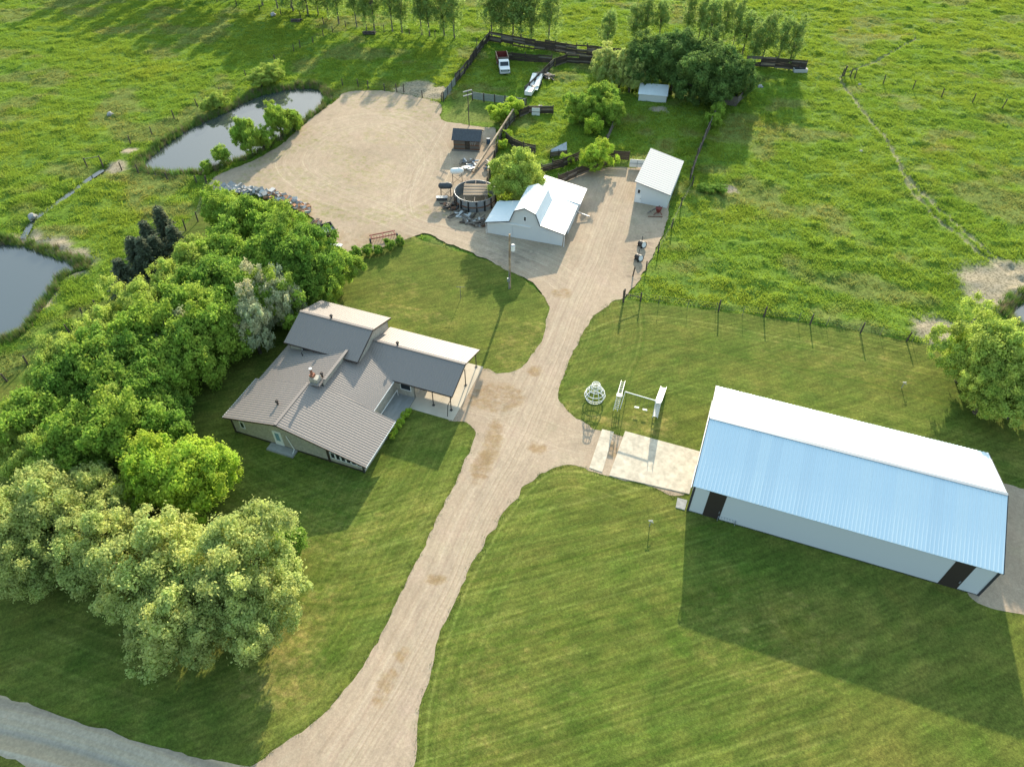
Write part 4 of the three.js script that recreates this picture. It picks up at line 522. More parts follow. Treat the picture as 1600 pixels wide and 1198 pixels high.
// ------------------------------------------------------------------ vehicles and farm clutter
{
  const t = thing('farm_truck', 'old white farm truck with dark red grain box parked in the pen', 'truck', ...[-1.63, -141.04], 0.12);   // faces +z
  const cab = new THREE.Shape([[0, 0.75], [0, 1.25], [1.25, 1.35], [1.75, 2.05], [2.75, 2.05], [2.8, 0.75]].map(([a, b]) => new THREE.Vector2(a, b)));
  const body = part('body', new THREE.ExtrudeGeometry(cab, { depth: 1.8, bevelEnabled: true, bevelSize: 0.05, bevelThickness: 0.06, bevelSegments: 2 }).translate(0, 0, -0.9).rotateY(Math.PI / 2).translate(0, 0, 2.6), M.whitePaint, t);
  body.rotation.y = 0; part('windscreen', box(1.6, 0.75, 0.04, 0, 1.72, 1.14, 0, 0, -0.62), M.glass, t); for (const x of [-0.97, 0.97]) part('side_window', box(0.03, 0.5, 0.8, x, 1.72, 0.4), M.glass, t); part('grille', box(1.4, 0.35, 0.06, 0, 1.0, 2.68), M.galv, t); part('bumper', box(2.0, 0.2, 0.15, 0, 0.6, 2.72), M.dullWhite, t); for (const x of [-0.72, 0.72]) part('headlight', cyl(0.12, 0.08, 0, 0, 0).rotateX(Math.PI / 2).translate(x, 1.05, 2.7), M.glass, t);
  part('chassis', box(0.9, 0.2, 6.6, 0, 0.65, -1), M.black, t); const bx = part('grain_box', merge([box(2.2, 0.1, 3.9, 0, 0.95, -2.4), box(0.08, 1.1, 3.9, -1.08, 1.5, -2.4), box(0.08, 1.1, 3.9, 1.08, 1.5, -2.4), box(2.2, 1.1, 0.08, 0, 1.5, -4.33)]), M.red, t); part('headboard', box(2.2, 1.4, 0.1, 0, 1.65, -0.5), M.greyWood, bx); for (const x of [-1.08, 1.08]) part('top_rail', box(0.12, 0.1, 3.9, x, 2.08, -2.4), M.paleWood, bx);
  for (const z of [1.75, -3.0]) for (const x of [-0.88, 0.88]) { const w = part('wheel', cyl(0.42, 0.28, 0, 0, 0).rotateZ(Math.PI / 2).translate(x, 0.42, z), M.black, t); part('rim', cyl(0.22, 0.3, 0, 0, 0).rotateZ(Math.PI / 2).translate(x * 1.02, 0.42, z), M.dullWhite, w); }
  const b = thing('box_trailer', 'black pickup box trailer with pale floor on the gravel edge', 'trailer', ...[-25.86, -84.71], 0.5); part('box', merge([box(1.8, 0.08, 2.5, 0, 0.6, 0), box(0.1, 0.55, 2.5, -0.9, 0.85, 0), box(0.1, 0.55, 2.5, 0.9, 0.85, 0), box(1.8, 0.55, 0.1, 0, 0.85, -1.2), box(1.8, 0.55, 0.1, 0, 0.85, 1.2)]), M.black, b); part('floor', box(1.68, 0.03, 2.3, 0, 0.66, 0), M.galv, b); for (const x of [-0.98, 0.98]) part('wheel', cyl(0.35, 0.2, 0, 0, 0).rotateZ(Math.PI / 2).translate(x, 0.35, 0), M.black, b); part('tongue', plank(V(0, 0.5, 1.2), V(0, 0.45, 2.5), 0.1, 0.1), M.black, b);
  const w = thing('stock_trailer', 'long white flat trailer heaped with pale sheets beside the alley fence', 'trailer', ...[4.08, -132.25], -0.18); part('deck', box(2.0, 0.15, 6.5, 0, 0.75, -1.5), M.whitePaint, w); for (const x of [-0.55, 0.55]) part('sheet_stack', box(0.8, 0.3, 5.4, x, 1.0, -2.0, 0.02), M.whitePaint, w); part('nose', box(1.3, 0.7, 2.4, -0.3, 1.0, 2.9, -0.12), M.whitePaint, w); part('dark_hatch', box(0.8, 0.06, 0.7, 0.2, 1.4, 1.7), M.black, w); for (const z of [-2.5, -1.2]) for (const x of [-1.02, 1.02]) part('wheel', cyl(0.36, 0.2, 0, 0, 0).rotateZ(Math.PI / 2).translate(x, 0.36, z), M.black, w);
  const fuel = (name, label, p, m, turn) => { const f = thing(name, label, 'tank', ...p, turn); const k = part('tank', new THREE.CapsuleGeometry(0.48, 1.15, 5, 18).rotateZ(Math.PI / 2).translate(0, 1.95, 0), m, f); part('fill_cap', cyl(0.07, 0.15, 0.3, 2.45, 0, 8), M.galv, k); for (const x of [-0.7, 0.7]) for (const z of [-0.4, 0.4]) part('leg', bar(V(x * 1.05, 0, z * 1.4), V(x, 1.7, z), 0.04), M.post, f); part('brace', merge([bar(V(-0.7, 0.2, 0.5), V(0.7, 1.4, 0.45), 0.025), bar(V(0.7, 0.2, 0.5), V(-0.7, 1.4, 0.45), 0.025)]), M.post, f); };
  fuel('fuel_tank', 'white fuel tank on tall legs beside the fallen log', [-8.41, -98.76], M.whitePaint, 0.1); fuel('fuel_tank', 'black and silver fuel tank on tall legs beside the round ring', [-9.91, -94.5], M.slate, 0.05);
  { const f = thing('metal_bench', 'low dark metal trough under the black fuel tank', 'trough', ...[-10.48, -94.32]); part('trough', box(1.6, 0.4, 0.6, 0, 0.3, 0.6), M.slate, f); part('rim', box(1.7, 0.05, 0.7, 0, 0.52, 0.6), M.galv, f); }
  single('long_log', bar(V(...(([x, z]) => [x, 2.2, z])([0.22, -119.2])), V(...(([x, z]) => [x, 0.35, z])([-6.13, -101.28])), 0.16, 0.2, 9), M.paleWood, 'long pale peeled log resting along the alley fence', 'log');
  const heap = (name, label, cat, p, n, ms, l, sp, hh) => { const h = thing(name, label, cat, ...p); for (let i = 0; i < n; i++) { const a = rnd() * 3.14, q = part(ms === boards ? 'plank' : 'piece', unit, ms[i % ms.length], h); q.position.set(rr(-sp, sp), rr(0.08, hh), rr(-sp, sp) * 0.6); q.rotation.set(rr(-0.15, 0.15), a, rr(-0.2, 0.2)); q.scale.set(rr(0.5, 1) * l, rr(0.06, 0.16), rr(0.12, 0.4)); } return h; };
  const boards = [M.greyWood, M.oldWood, M.dullWhite, M.greyWood], scrap = [M.rust, M.black, M.post, M.greyWood], tin = [M.galv, M.greyWood, M.blue];
  heap('lumber_heap', 'heap of grey planks on the gravel before the barn', 'lumber', [-5.26, -88.11], 22, boards, 2.4, 1.5, 0.4); heap('lumber_heap', 'loose planks and posts lying by the round ring foot', 'lumber', [-7.46, -89.78], 16, boards, 2, 1.5, 0.3); heap('scrap_heap', 'rusty scrap heap with barrels beside the round ring', 'scrap', [-8.96, -91.5], 26, scrap, 1.1, 1.4, 0.7); heap('tin_heap', 'pile of bent tin sheets on the cabin shade side', 'scrap', [-6.97, -104.49], 12, tin, 2.2, 1.2, 0.4); heap('tin_heap', 'white tin sheets stacked near the fuel tank', 'scrap', [-6.6, -102.87], 7, [M.whitePaint, M.galv], 2.6, 0.7, 0.35); heap('scrap_heap', 'dark scrap between the barn corner and plank heap', 'scrap', [-3.94, -86.96], 14, scrap, 0.9, 0.7, 0.8); heap('scrap_heap', 'black scrap iron beside the box trailer', 'scrap', [-27.88, -87.29], 12, scrap, 1.2, 0.9, 0.5); heap('scrap_heap', 'jumble of tin and posts along the alley behind the willow', 'scrap', [-2.85, -103.27], 26, tin.concat(scrap), 1.6, 1.4, 1.0); heap('lumber_heap', 'poles and boards stacked against the trailer fence', 'lumber', [6.16, -137.43], 18, boards, 3, 1.5, 0.9); heap('branch_heap', 'pale brush pile by the wind shelter', 'brush', [41.51, -130.04], 24, [M.greyWood, M.paleWood], 2.2, 1.4, 0.8); heap('lumber_heap', 'fallen board pieces at the middle pen fence end', 'lumber', [5.16, -123.69], 12, boards, 2.2, 1.2, 0.5);
  { const pts = bez([[-43.64, -96.32], [-40.33, -95.96], [-35.57, -94.32], [-32.01, -92.02], [-29.89, -89.95]], 60), h = thing('rubble_row', 'row of broken concrete and orange rusty sheets along the yard edge', 'rubble', ...pts[0]); pts.forEach(([x, z], i) => { for (let k = 0; k < 3; k++) { const q = part('slab_piece', unit, i > 26 && rnd() < 0.55 ? [M.orange, M.rust][k % 2] : [M.rock, M.dullWhite, M.concreteGrey][k], h); q.position.set(x - pts[0][0] + rr(-0.7, 0.7), rr(0.1, 0.75), z - pts[0][1] + rr(-0.7, 0.7)); q.rotation.set(rr(-0.5, 0.5), rr(0, 3), rr(-0.5, 0.5)); q.scale.set(rr(0.4, 1.2), rr(0.1, 0.4), rr(0.3, 0.9)); } }); }
  { const h = thing('white_plank', 'single white board lying on the gravel below box trailer', 'board', ...[-24.53, -82.23], -0.35); part('board', box(2.2, 0.08, 0.6, 0, 0.08, 0), M.whitePaint, h); part('batten', box(0.1, 0.05, 0.6, 0.6, 0.15, 0), M.dullWhite, h); }
  { const h = thing('old_cultivator', 'red rusty cultivator with black wheels in the hedge', 'implement', ...[-17.82, -83.15], 0.35); part('frame', merge([box(3.6, 0.12, 0.14, 0, 0.7, 0), box(3.6, 0.12, 0.14, 0, 0.7, -0.9), box(0.12, 0.12, 2.4, 0, 0.7, 0.3), box(0.12, 0.12, 1.1, -1.6, 0.7, -0.45), box(0.12, 0.12, 1.1, 1.6, 0.7, -0.45)]), M.red, h); for (let i = 0; i < 9; i++) part('tine', bar(V(-1.7 + i * 0.42, 0.7, -0.4), V(-1.7 + i * 0.42, 0.05, -0.7), 0.04), M.rust, h); for (const x of [-1.9, 1.9]) part('wheel', cyl(0.4, 0.18, 0, 0, 0).rotateZ(Math.PI / 2).translate(x, 0.4, 0), M.black, h); }
  { const h = thing('red_auger', 'red and grey auger parts before the workshop wall', 'implement', ...[20.94, -90.12]); part('tube', bar(V(-1.2, 0.3, 0.4), V(0.6, 1.0, -0.3), 0.12), M.greyWood, h); part('hopper', new THREE.CylinderGeometry(0.5, 0.25, 0.7, 8).translate(0.4, 0.6, 0.1), M.red, h); part('frame', merge([bar(V(-0.3, 0, 0.5), V(0.9, 1.1, 0), 0.05), bar(V(0.9, 0, 0.5), V(0.2, 1.1, 0), 0.05)]), M.red, h); part('axle', bar(V(-1.2, 0.12, 1.0), V(0.9, 0.12, 1.1), 0.06), M.rust, h); }
  for (const [p, l] of [[[17.92, -81.77], 'black and white tipped barrel by the lane fence below the workshop'], [[17.09, -78.66], 'black and white tipped barrel by the lane fence near lawn gate']]) { const h = thing('tipped_barrel', l, 'barrel', ...p, 0.5); part('barrel', new THREE.CylinderGeometry(0.42, 0.42, 1.0, 14, 1, true).rotateX(1.25).translate(0, 0.42, 0), M.black, h); part('liner', cyl(0.4, 0.06, 0, 0, 0).rotateX(1.25).translate(0, 0.5, 0.35), M.whitePaint, h); part('stand', merge([box(0.9, 0.12, 0.12, 0, 0.06, 0.3), box(0.9, 0.12, 0.12, 0, 0.06, -0.4), bar(V(0.2, 0.5, -0.4), V(0.5, 1.1, -0.7), 0.05)]), M.black, h); }
  for (const [p, l] of [[[12.89, -36.78], 'small grey water tap on the lawn before the machine shed'], [[43.39, -54.73], 'small pale water hydrant on the lawn behind the machine shed']]) { const h = thing('water_tap', l, 'tap', ...p); part('pipe', bar(V(0, 0, 0), V(0, 0.85, 0), 0.04), M.galv, h); part('spout', bar(V(0, 0.8, 0), V(0.25, 0.7, 0.1), 0.035), M.galv, h); part('handle', box(0.4, 0.05, 0.08, 0, 0.92, 0), M.dullWhite, h); }
  { const h = thing('wire_rack', 'small grey wire rack against the machine shed wall', 'rack', ...[20.22, -37.41], -HY); part('top', merge([...Array(7)].map((_, i) => box(0.04, 0.04, 0.55, -0.75 + i * 0.25, 0.62, 0.1))), M.galv, h); for (const x of [-0.8, 0.8]) part('leg', box(0.05, 0.6, 0.5, x, 0.3, 0.1), M.galv, h); }
  { const h = thing('blue_barrel', 'blue barrel standing beside the old cabin', 'barrel', ...[-3.95, -111.3]); part('drum', cyl(0.32, 0.9, 0, 0.45, 0), M.blue, h); part('rim', ring(0.32, 0.025, 0, 0.9, 0), M.black, h); }
  { const h = thing('stock_tank', 'pale stock tank with dark rail at the end of the windbreak', 'tank', ...[56.22, -140.13]); part('trough', box(2.6, 0.7, 1.0, 0, 0.4, 0), M.dullWhite, h); part('water', box(2.4, 0.04, 0.8, 0, 0.76, 0), M.glass, h); part('rail', bar(V(0, 0, -0.8), V(0, 1.6, -0.8), 0.08), M.post, h); }
  const rockG = new THREE.IcosahedronGeometry(1, 2); { const p = rockG.attributes.position; for (let i = 0; i < p.count; i++) { const n = 1 + 0.28 * fbm(p.getX(i) * 1.7 + 3, p.getY(i) * 1.7 + p.getZ(i) * 2.1, 2); p.setXYZ(i, p.getX(i) * n, p.getY(i) * n * 0.75, p.getZ(i) * n); } rockG.computeVertexNormals(); }
  for (const [p, s, l] of [[[-71.17, -121.67], 0.55, 'pale round boulder in the pasture above the pond'], [[-69.48, -88.94], 0.6, 'grey boulder in the wet ditch of the slough meadow'], [[-53.94, -171.41], 0.6, 'white boulder under the poplar row fence'], [[46.76, -133.09], 0.5, 'small pale stone in the tree shade beyond the elms'], [[65.83, -134.23], 0.3, 'white stone beside the trail fence'], [[57.17, -108.25], 0.35, 'flat pale stone in the trail pasture']]) { const o = single('boulder', rockG, M.rock, l, 'rock'); o.position.set(p[0], 0.15 * s + 0.1, p[1]); o.scale.setScalar(s); o.rotation.y = s * 9; }
  for (const [p, l] of [[[-47.97, -167.8], 'dark old log rotting under the poplars'], [[-30.59, -160.56], 'brown log pile at a poplar foot']]) { const h = thing('old_logs', l, 'log', ...p); for (let i = 0; i < 5; i++) part('log', bar(V(-1.2 + rr(-0.3, 0.3), 0.2 + (i % 2) * 0.25, i * 0.25), V(1.2 + rr(-0.3, 0.3), 0.25 + (i % 2) * 0.25, i * 0.25), 0.15), M.bark, h); }
}

// ------------------------------------------------------------------ trees
/** Crown of many small leaf faces in clumps over an uneven shell; r: half axes, cy: height of its middle. */
function crown(o) {
  const pos = [], nor = [], col = [], idx = [], lump = (d) => 1 + o.rough * fbm(d.x * 2.1 + o.seed, d.y * 2.1 + d.z * 1.9, 2);
  const t1 = V(0, 0, 0), t2 = V(0, 0, 0), n = V(0, 0, 0), c = V(0, 0, 0); const heads = [];
  const lobes = [], nl = o.lobes || 16;
  for (let i = 0; i < nl; i++) { const y = 1 - (i + 0.5) / nl * (1 + o.low), a = i * 2.39996 + rr(-0.5, 0.5), q = Math.sqrt(Math.max(0, 1 - y * y)), d = V(Math.cos(a) * q, y, Math.sin(a) * q), k = lump(d) * rr(0.5, 0.86), f = o.taper ? 1 - o.taper * y : 1; lobes.push([V(d.x * o.r[0] * k * f, o.cy + d.y * o.r[1] * k, d.z * o.r[2] * k * f), rr(0.22, 0.56) * (o.lobeR || Math.min(...o.r)), rr(0.85, 1.15), rr(0.93, 1.03)]); }
  for (let i = 0; i < o.clumps; i++) {
    const [lc, lr, lt, lw] = lobes[i % nl], e = V(rr(-1, 1), rr(-0.75, 1.1), rr(-1, 1)).normalize(), cc = lc.clone().addScaledVector(e, lr * rr(0.75, 1.1)), d = cc.clone().sub(V(0, o.cy, 0)).normalize().add(e).normalize(), cr = o.clump * rr(0.6, 1.2), tint = lt * rr(0.9, 1.1), warm = lw * rr(0.95, 1.06);
    heads.push(cc);
    for (let j = 0; j < o.leaves; j++) {
      n.set(rr(-1, 1), rr(-1, 1), rr(-1, 1)).normalize(); if (n.dot(d) < -0.35 && rnd() < 0.8) n.negate();
      c.copy(n).multiplyScalar(cr * Math.pow(rnd(), 0.45) * (rnd() < 0.18 ? 1.6 : 1.08)).add(cc); c.y += cr * 0.1;
      n.x += rr(-0.9, 0.9); n.y += rr(-0.7, 0.9); n.z += rr(-0.9, 0.9); n.normalize();
      t1.set(rr(-1, 1), rr(-1, 1), rr(-1, 1)).cross(n).normalize(); t2.crossVectors(n, t1); const s = o.leaf * rr(0.5, 1.5), w = s * rr(0.45, 0.8), v = pos.length / 3, b = tint * rr(0.82, 1.2);
      for (const [e, f] of [[-1, 0], [0, -1], [1, 0], [0, 1]]) { pos.push(c.x + t1.x * e * s + t2.x * f * w, c.y + t1.y * e * s + t2.y * f * w, c.z + t1.z * e * s + t2.z * f * w); nor.push(n.x, n.y, n.z); col.push(b * warm, b, b * 0.9); }
      idx.push(v, v + 1, v + 2, v, v + 2, v + 3);
    }
  }
  const g = new THREE.BufferGeometry(); g.setAttribute('position', new THREE.Float32BufferAttribute(pos, 3)); g.setAttribute('normal', new THREE.Float32BufferAttribute(nor, 3)); g.setAttribute('color', new THREE.Float32BufferAttribute(col, 3)); g.setIndex(idx);
  const w = [bar(V(0, -0.2, 0), V(0.1, o.cy * 0.55, 0.05), o.trunk, o.trunk * 0.7, 9)], top = V(0.1, o.cy * 0.55, 0.05);
  for (let i = 0; i < 9; i++) { const h = heads[Math.floor((i + 0.5) / 9 * heads.length)], m = top.clone().lerp(h, 0.5).add(V(0, 0.3, 0)); w.push(bar(top, m, o.trunk * 0.5, o.trunk * 0.3, 6), bar(m, h, o.trunk * 0.3, o.trunk * 0.1, 5)); }
  if (o.leader) w.push(bar(top, V(0, o.leader, 0), o.trunk * 0.7, 0.03, 6));
  return { crown: g, trunk: merge(w) };
}
const kinds = {
  willow: [[1, 4.2, 3.7, 4.1], [5, 3.9, 4.0, 4.4]].map(([seed, x, y, cy]) => crown({ seed, r: [x, y, 4.2], cy, low: 0.88, lobes: 34, lobeR: 2.5, clumps: 440, clump: 0.55, leaves: 140, leaf: 0.10, rough: 0.6, trunk: 0.4 })),
  broad: [[11, 3.2, 3.4, 3.3, 3.9], [17, 3.5, 3.2, 3.0, 3.7], [23, 3.0, 3.8, 3.2, 4.2]].map(([seed, x, y, z, cy]) => crown({ seed, r: [x, y, z], cy, low: 0.88, lobes: 26, lobeR: 2.3, clumps: 300, clump: 0.56, leaves: 135, leaf: 0.115, rough: 0.8, trunk: 0.28 })),
  bush: [[31, 1.25], [37, 1.1]].map(([seed, y]) => crown({ seed, r: [1.3, y, 1.25], cy: y, low: 0.85, lobes: 10, clumps: 70, clump: 0.36, leaves: 90, leaf: 0.085, rough: 0.6, trunk: 0.1 })),
  poplar: [[41, 1.5, 5.2, 6.4], [43, 1.8, 4.6, 6.8], [47, 1.3, 5.4, 6.2]].map(([seed, x, y, cy]) => crown({ seed, r: [x, y, x], cy: cy - 0.5, low: 0.97, lobes: 30, lobeR: 1.8, clumps: 150, clump: 0.6, leaves: 42, leaf: 0.125, rough: 0.7, trunk: 0.15, taper: 0.3, leader: 10.5 })),
};
{ const pos = [], nor = [], col = [], idx = [], n = V(0, 0, 0), t1 = V(0, 0, 0), t2 = V(0, 0, 0);   // spruce: drooping boughs in uneven tiers
  for (let k = 0; k < 20; k++) { const h = 0.7 + k * 0.31, reach = 2.1 * Math.pow(1 - k / 20.5, 0.85), m = 7 + (k % 3);
    for (let j = 0; j < m; j++) { const a = j / m * 6.283 + k * 1.1 + rr(-0.25, 0.25), Lb = reach * rr(0.65, 1.2), tint = rr(0.75, 1.2);
      for (let i = 0; i < 26; i++) { const q = Lb * (0.15 + 0.9 * i / 26), sp = 0.34 * (1 - 0.55 * i / 26), x = Math.cos(a) * q + rr(-sp, sp), z = Math.sin(a) * q + rr(-sp, sp), y = h - q * 0.22 - 0.1 * (q / Lb) ** 2 + rr(-0.12, 0.12); n.set(Math.cos(a) * 0.3 + rr(-0.7, 0.7), 1, Math.sin(a) * 0.3 + rr(-0.7, 0.7)).normalize(); t1.set(Math.cos(a) + rr(-0.6, 0.6), -0.2, Math.sin(a) + rr(-0.6, 0.6)).normalize(); t2.crossVectors(n, t1).normalize(); const s = rr(0.12, 0.24), w = s * 0.4, v = pos.length / 3, b = tint * rr(0.75, 1.25); for (const [e, g] of [[-1, 0], [0, -1], [1, 0], [0, 1]]) { pos.push(x + t1.x * e * s + t2.x * g * w, y + t1.y * e * s + t2.y * g * w, z + t1.z * e * s + t2.z * g * w); nor.push(n.x, n.y, n.z); col.push(b, b, b); } idx.push(v, v + 1, v + 2, v, v + 2, v + 3); } } }
  const g = new THREE.BufferGeometry(); g.setAttribute('position', new THREE.Float32BufferAttribute(pos, 3)); g.setAttribute('normal', new THREE.Float32BufferAttribute(nor, 3)); g.setAttribute('color', new THREE.Float32BufferAttribute(col, 3)); g.setIndex(idx); kinds.spruce = [{ crown: g, trunk: bar(V(0, -0.2, 0), V(0, 7, 0), 0.13, 0.03, 7) }]; }
const leaf = { silver: leafM(lin(0.5, 0.56, 0.2), 0.52), pale: leafM(lin(0.43, 0.53, 0.12), 0.5), bright: leafM(lin(0.42, 0.55, 0.07), 0.52), mid: leafM(lin(0.31, 0.44, 0.07), 0.5), deep: leafM(lin(0.21, 0.34, 0.055), 0.5), elm: leafM(lin(0.16, 0.25, 0.07), 0.45), grey: leafM(lin(0.56, 0.57, 0.38), 0.45), spruce: leafM(lin(0.1, 0.12, 0.07), 0.2), poplar: leafM(lin(0.3, 0.4, 0.12), 0.5) };
let treeN = 0;
function tree(kind, m, p, r, label, group, h = r, name = 'leafy_tree', cat = 'tree') {   // r, h: scale across and up
  const v = kinds[kind][treeN++ % kinds[kind].length], t = thing(name, label, cat, p[0], p[1], rnd() * 6.283, group); t.scale.set(r, h, r);
  part('crown', v.crown, leaf[m], t); part('trunk', v.trunk, kind === 'poplar' ? M.paleBark : M.bark, t); return t;
}
// the shelterbelt round the house
for (const [p, s, h] of [[[-29.08, -29.42], 1.15, 1.2], [[-21.43, -29.71], 1.1, 1.2], [[-25.01, -26.08], 1.15, 1.05], [[-20.51, -26.04], 0.85, 0.9]]) tree('willow', 'silver', p, s, 'large silvery willow in the round clump beside the gravel road', 'roadside willow clump', h, 'willow_tree');
for (const [p, s] of [[[-40.11, -34.96], 1.05], [[-42.14, -32.41], 1.0], [[-34.84, -31.8], 0.95], [[-41.18, -30.58], 0.8], [[-37.37, -36.29], 0.8]]) tree('willow', 'silver', p, s, 'silvery willow at the road end of the shelterbelt', 'road end willows', s * 1.1, 'willow_tree');
for (const [p, s] of [[[-29.69, -39.12], 1.1], [[-27.99, -40.24], 0.85], [[-33.6, -39.48], 0.95]]) tree('broad', 'bright', p, s, 'bright lime green tree on the house lawn edge', 'lime green trees', s * 1.05);
for (const [p, s] of [[[-46.33, -46.11], 1.1], [[-40.42, -42.49], 1.1], [[-37.74, -43.61], 1.1], [[-45.15, -49.13], 1.05], [[-42.85, -51.4], 1.1], [[-37.41, -48.25], 1.05], [[-40.18, -53.21], 1.1], [[-36.58, -52.33], 1.0], [[-39.35, -58.31], 1.1], [[-34.33, -55.74], 1.1], [[-36.53, -61.48], 1.15], [[-31.92, -59.37], 1.1], [[-35.03, -66.13], 1.1], [[-30.76, -64.42], 1.15], [[-27.81, -65.07], 0.95], [[-35.53, -73.17], 1.1], [[-30.31, -71.17], 1.15], [[-26.77, -69.94], 1.1], [[-24.01, -68.72], 0.9], [[-34.92, -80.38], 1.05], [[-30.62, -78.15], 1.0], [[-26.17, -74.6], 1.0], [[-22.77, -72.61], 0.85], [[-38.6, -83.48], 0.95], [[-23.32, -68.13], 0.7], [[-35.08, -45.29], 0.95]]) tree('broad', rnd() < 0.45 ? 'deep' : 'mid', p, s, ...(p[1] < -76 ? ['leafy green tree at the shelterbelt end beside the rubble row', 'rubble row end trees'] : p[1] < -62 ? ['leafy green tree of the shelterbelt behind the raised farmhouse wing', 'trees behind the raised wing'] : p[1] < -52 ? ['leafy green tree in the middle of the shelterbelt west of the farmhouse', 'middle shelterbelt trees'] : ['leafy green tree of the shelterbelt behind the lime green trees', 'trees behind the lime trees']), s * rr(1.0, 1.25));
for (const [p, s] of [[[-44.27, -58.31], 0.95], [[-42.72, -62.69], 0.95], [[-40.66, -67.42], 0.9], [[-46.05, -54.25], 0.95], [[-47.71, -52.38], 0.9], [[-39.41, -71.89], 0.85], [[-46.61, -43.7], 0.9], [[-38.33, -48.54], 0.9], [[-43.76, -40.59], 0.9]]) tree('willow', 'pale', p, s * 0.85, 'pale green tree on the meadow side of the shelterbelt', 'meadow side trees', s, 'willow_tree');
for (const p of [[-30.33, -64.83], [-26.8, -64.34], [-36.84, -58.13], [-29.43, -60.38]]) tree('broad', 'grey', p, 0.72, 'small grey blossoming tree among the green shelterbelt', 'grey blossoming trees', 1.12, 'blossom_tree');
for (const [p, h] of [[[-48.03, -75.07], 0.9], [[-46.67, -77.04], 1.05], [[-45.82, -79.96], 1.1], [[-43.5, -77.04], 0.95], [[-48.39, -71.31], 0.8], [[-46.16, -73.98], 1.0], [[-45.25, -75.35], 0.9]]) tree('spruce', 'spruce', p, 1.25, 'dark spruce at the meadow edge of the shelterbelt', 'dark spruces', h, 'spruce_tree');
tree('bush', 'deep', [-19.73, -33.6], 1.2, 'rounded dark green shrub tucked behind the roadside willows', null, 1.5, 'garden_shrub', 'shrub');
for (const [p, s] of [[[-20.98, -79.16], 0.75], [[-19.51, -79.75], 0.6], [[-18.19, -80.19], 0.55], [[-16.74, -81.09], 0.6], [[-15.48, -82.3], 0.5]]) tree('bush', 'deep', p, s, 'low green hedge bush between lawn and gravel yard', 'hedge by the cultivator', s, 'hedge_bush', 'shrub');
for (const p of [[-12.54, -47.52], [-12.29, -48.22], [-12.03, -48.92], [-11.76, -49.55], [-11.5, -50.27], [-11.22, -50.92]]) tree('bush', 'bright', p, 0.32, 'tiny green garden plant along the sunroom wall', 'sunroom plants', 0.3, 'garden_plant', 'plant');
// trees about the corrals
tree('willow', 'pale', [0.47, -93.44], 0.95, 'pale willow spreading over the barn lean-to roof', null, 0.95, 'willow_tree');
tree('broad', 'bright', [12.98, -102.68], 0.78, 'round yellow green tree beside the barn yard fence', null, 0.6);
for (const [p, s] of [[[11.84, -118.89], 0.75], [[15.64, -122.16], 0.85], [[17.05, -117.18], 0.7], [[13.27, -119.35], 0.6]]) tree('broad', 'mid', p, s, 'mid green tree of the thicket in the middle pen', 'middle pen thicket', s * 0.95);
tree('bush', 'bright', [13.71, -114.35], 1.25, 'single round bright bush below the pen thicket', null, 1.25, 'garden_shrub', 'shrub'); tree('bush', 'bright', [8.95, -104.28], 0.8, 'small bright bush beside the pen shelter', null, 0.8, 'garden_shrub', 'shrub');
for (const [p, s] of [[[-2.78, -119.04], 1.1], [[-1.12, -120.03], 1.3], [[0.56, -121.52], 1.2], [[-0.86, -112.92], 0.7], [[-1.47, -109.35], 0.6]]) tree('bush', 'bright', p, s, 'leafy bright bush growing in the alley fence behind the cabin', 'alley bushes', s, 'fence_bush', 'shrub');
for (const [p, s, m] of [[[17.29, -134.2], 0.8, 'silver'], [[20.15, -133.04], 0.85, 'silver'], [[21.8, -130.91], 0.7, 'silver']]) tree('willow', m, p, s * 0.8, 'grey green willow at the head of the middle pen', 'middle pen willows', s, 'willow_tree');
for (const [p, s] of [[[22.85, -132.96], 1.1], [[26.86, -133.32], 1.25], [[31.68, -134.22], 1.3], [[35.63, -130.4], 1.25], [[38.63, -127.28], 1.15], [[29.75, -132.09], 1.2], [[32.7, -125.92], 1.25], [[37.05, -125.82], 0.95], [[40.95, -127.98], 0.85], [[31.35, -128.15], 0.75], [[33.91, -126.27], 0.75], [[36.28, -124.95], 0.7], [[21.93, -133.04], 0.8]]) tree('broad', 'elm', p, s, 'dark elm in the thick grove over the calf shed', 'dark elm grove', s * 1.05, 'elm_tree');
for (const p of [[34.59, -117.11], [36.05, -120.52]]) tree('bush', 'mid', p, 1.0, 'weedy bush growing in the grey board fence', 'fence line bushes', 1.1, 'fence_bush', 'shrub');
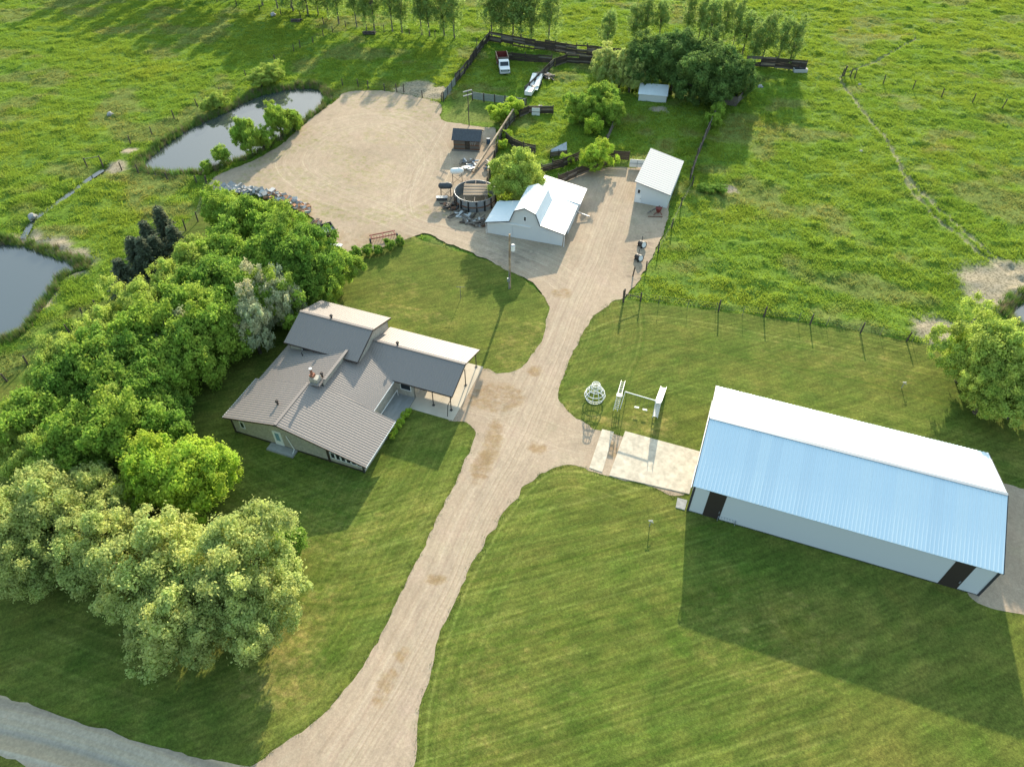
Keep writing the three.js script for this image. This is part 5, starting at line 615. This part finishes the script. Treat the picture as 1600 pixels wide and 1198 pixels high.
// poplars
for (const [x, z] of [[-50.97, -176.4], [-47.48, -173.05], [-43.3, -171], [-41.07, -168.99], [-38.17, -166.24], [-34.05, -164.31], [-31.32, -162.79], [-29.82, -162.04], [-25.85, -161.3], [-23.52, -160.19], [-19.16, -159.09], [-17.08, -158.72], [-14.59, -158.36], [-12.21, -157.28]]) tree('poplar', 'poplar', [x + rr(-0.5, 0.5), z], rr(0.95, 1.25), 'slim poplar in the row above the gravel yard', 'yard poplar row', rr(0.95, 1.2), 'poplar_tree');
for (const [x, z] of [[-4.35, -157.64], [-2.17, -156.92], [0.14, -156.21], [1.89, -155.86], [4.04, -155.5], [7.78, -154.8]]) tree('poplar', 'poplar', [x, z], rr(1.2, 1.5), 'full poplar standing behind the truck pen windbreak', 'pen poplars', rr(1.05, 1.2), 'poplar_tree');
for (const [x, z] of [[19.38, -149.67], [25.57, -155.5], [28.09, -156.21], [31.16, -156.92], [36.85, -156.92], [39.04, -155.5], [40.52, -152.04], [43.58, -152.72], [44.98, -150.01], [47.06, -149.34], [47.73, -143.84], [49.87, -144.79], [52.32, -142.9], [54.73, -142.9]]) tree('poplar', 'poplar', [x, z], rr(0.7, 1.1), 'thin sparse poplar beyond the elm grove', 'sparse poplars', rr(0.75, 1.05), 'poplar_tree');
for (const [x, z] of [[-50, -174], [-54, -176], [-58, -178], [-63, -181], [-67, -182], [-71, -184], [-76, -187], [-80, -188], [-85, -191], [-90, -193], [-96, -196], [-101, -198], [-46, -171]]) tree('poplar', 'poplar', [x, z], rr(1.2, 1.6), 'tall poplar in the row above the far pasture', 'far poplar row', rr(1.0, 1.2), 'poplar_tree');
// pond bushes and the tree by the dugout
for (const [p, s, h] of [[[-42.58, -107.83], 0.72, 0.85], [[-38.94, -113.62], 0.7, 0.75], [[-37.63, -115.93], 0.5, 0.5], [[-40.87, -109.13], 0.5, 0.5]]) tree('broad', 'mid', p, s, 'leafy bush tree on the yard bank of the pond', 'pond bank trees', h);
for (const [p, s] of [[[-46.27, -104.73], 1.1], [[-48.11, -101.85], 0.8], [[-37.12, -117.11], 0.9]]) tree('bush', 'mid', p, s, 'small bush at the near shore of the pond', 'pond shore bushes', s, 'shore_bush', 'shrub');
for (const [p, s] of [[[-52.58, -124.77], 0.42], [[-47.11, -133.18], 0.55], [[-45.28, -135.5], 0.55], [[-54.01, -123.29], 0.35]]) tree('willow', 'pale', p, s, 'pale willow bush on the far bank of the pond', 'far bank willows', s * 0.75, 'willow_bush', 'shrub');
for (const [p, s, h] of [[[50.12, -55.74], 0.95, 1.05], [[52.01, -53.28], 1.05, 1.1], [[49.9, -51.02], 0.75, 0.8], [[52.93, -50.48], 1.0, 1.0]]) tree('willow', 'pale', p, s, 'big pale willow growing at the end of the pasture fence', 'fence end willows', h, 'willow_tree');
for (const p of [[28.8, -96.69], [29.93, -95.96], [31.24, -96.69], [31.87, -95.96]]) tree('bush', 'deep', p, 0.7, 'low dark weed clump in the pasture near workshop', 'weed clumps', 0.35, 'weed_clump', 'plant');
lit(scene);
renderer.render(scene, camera);
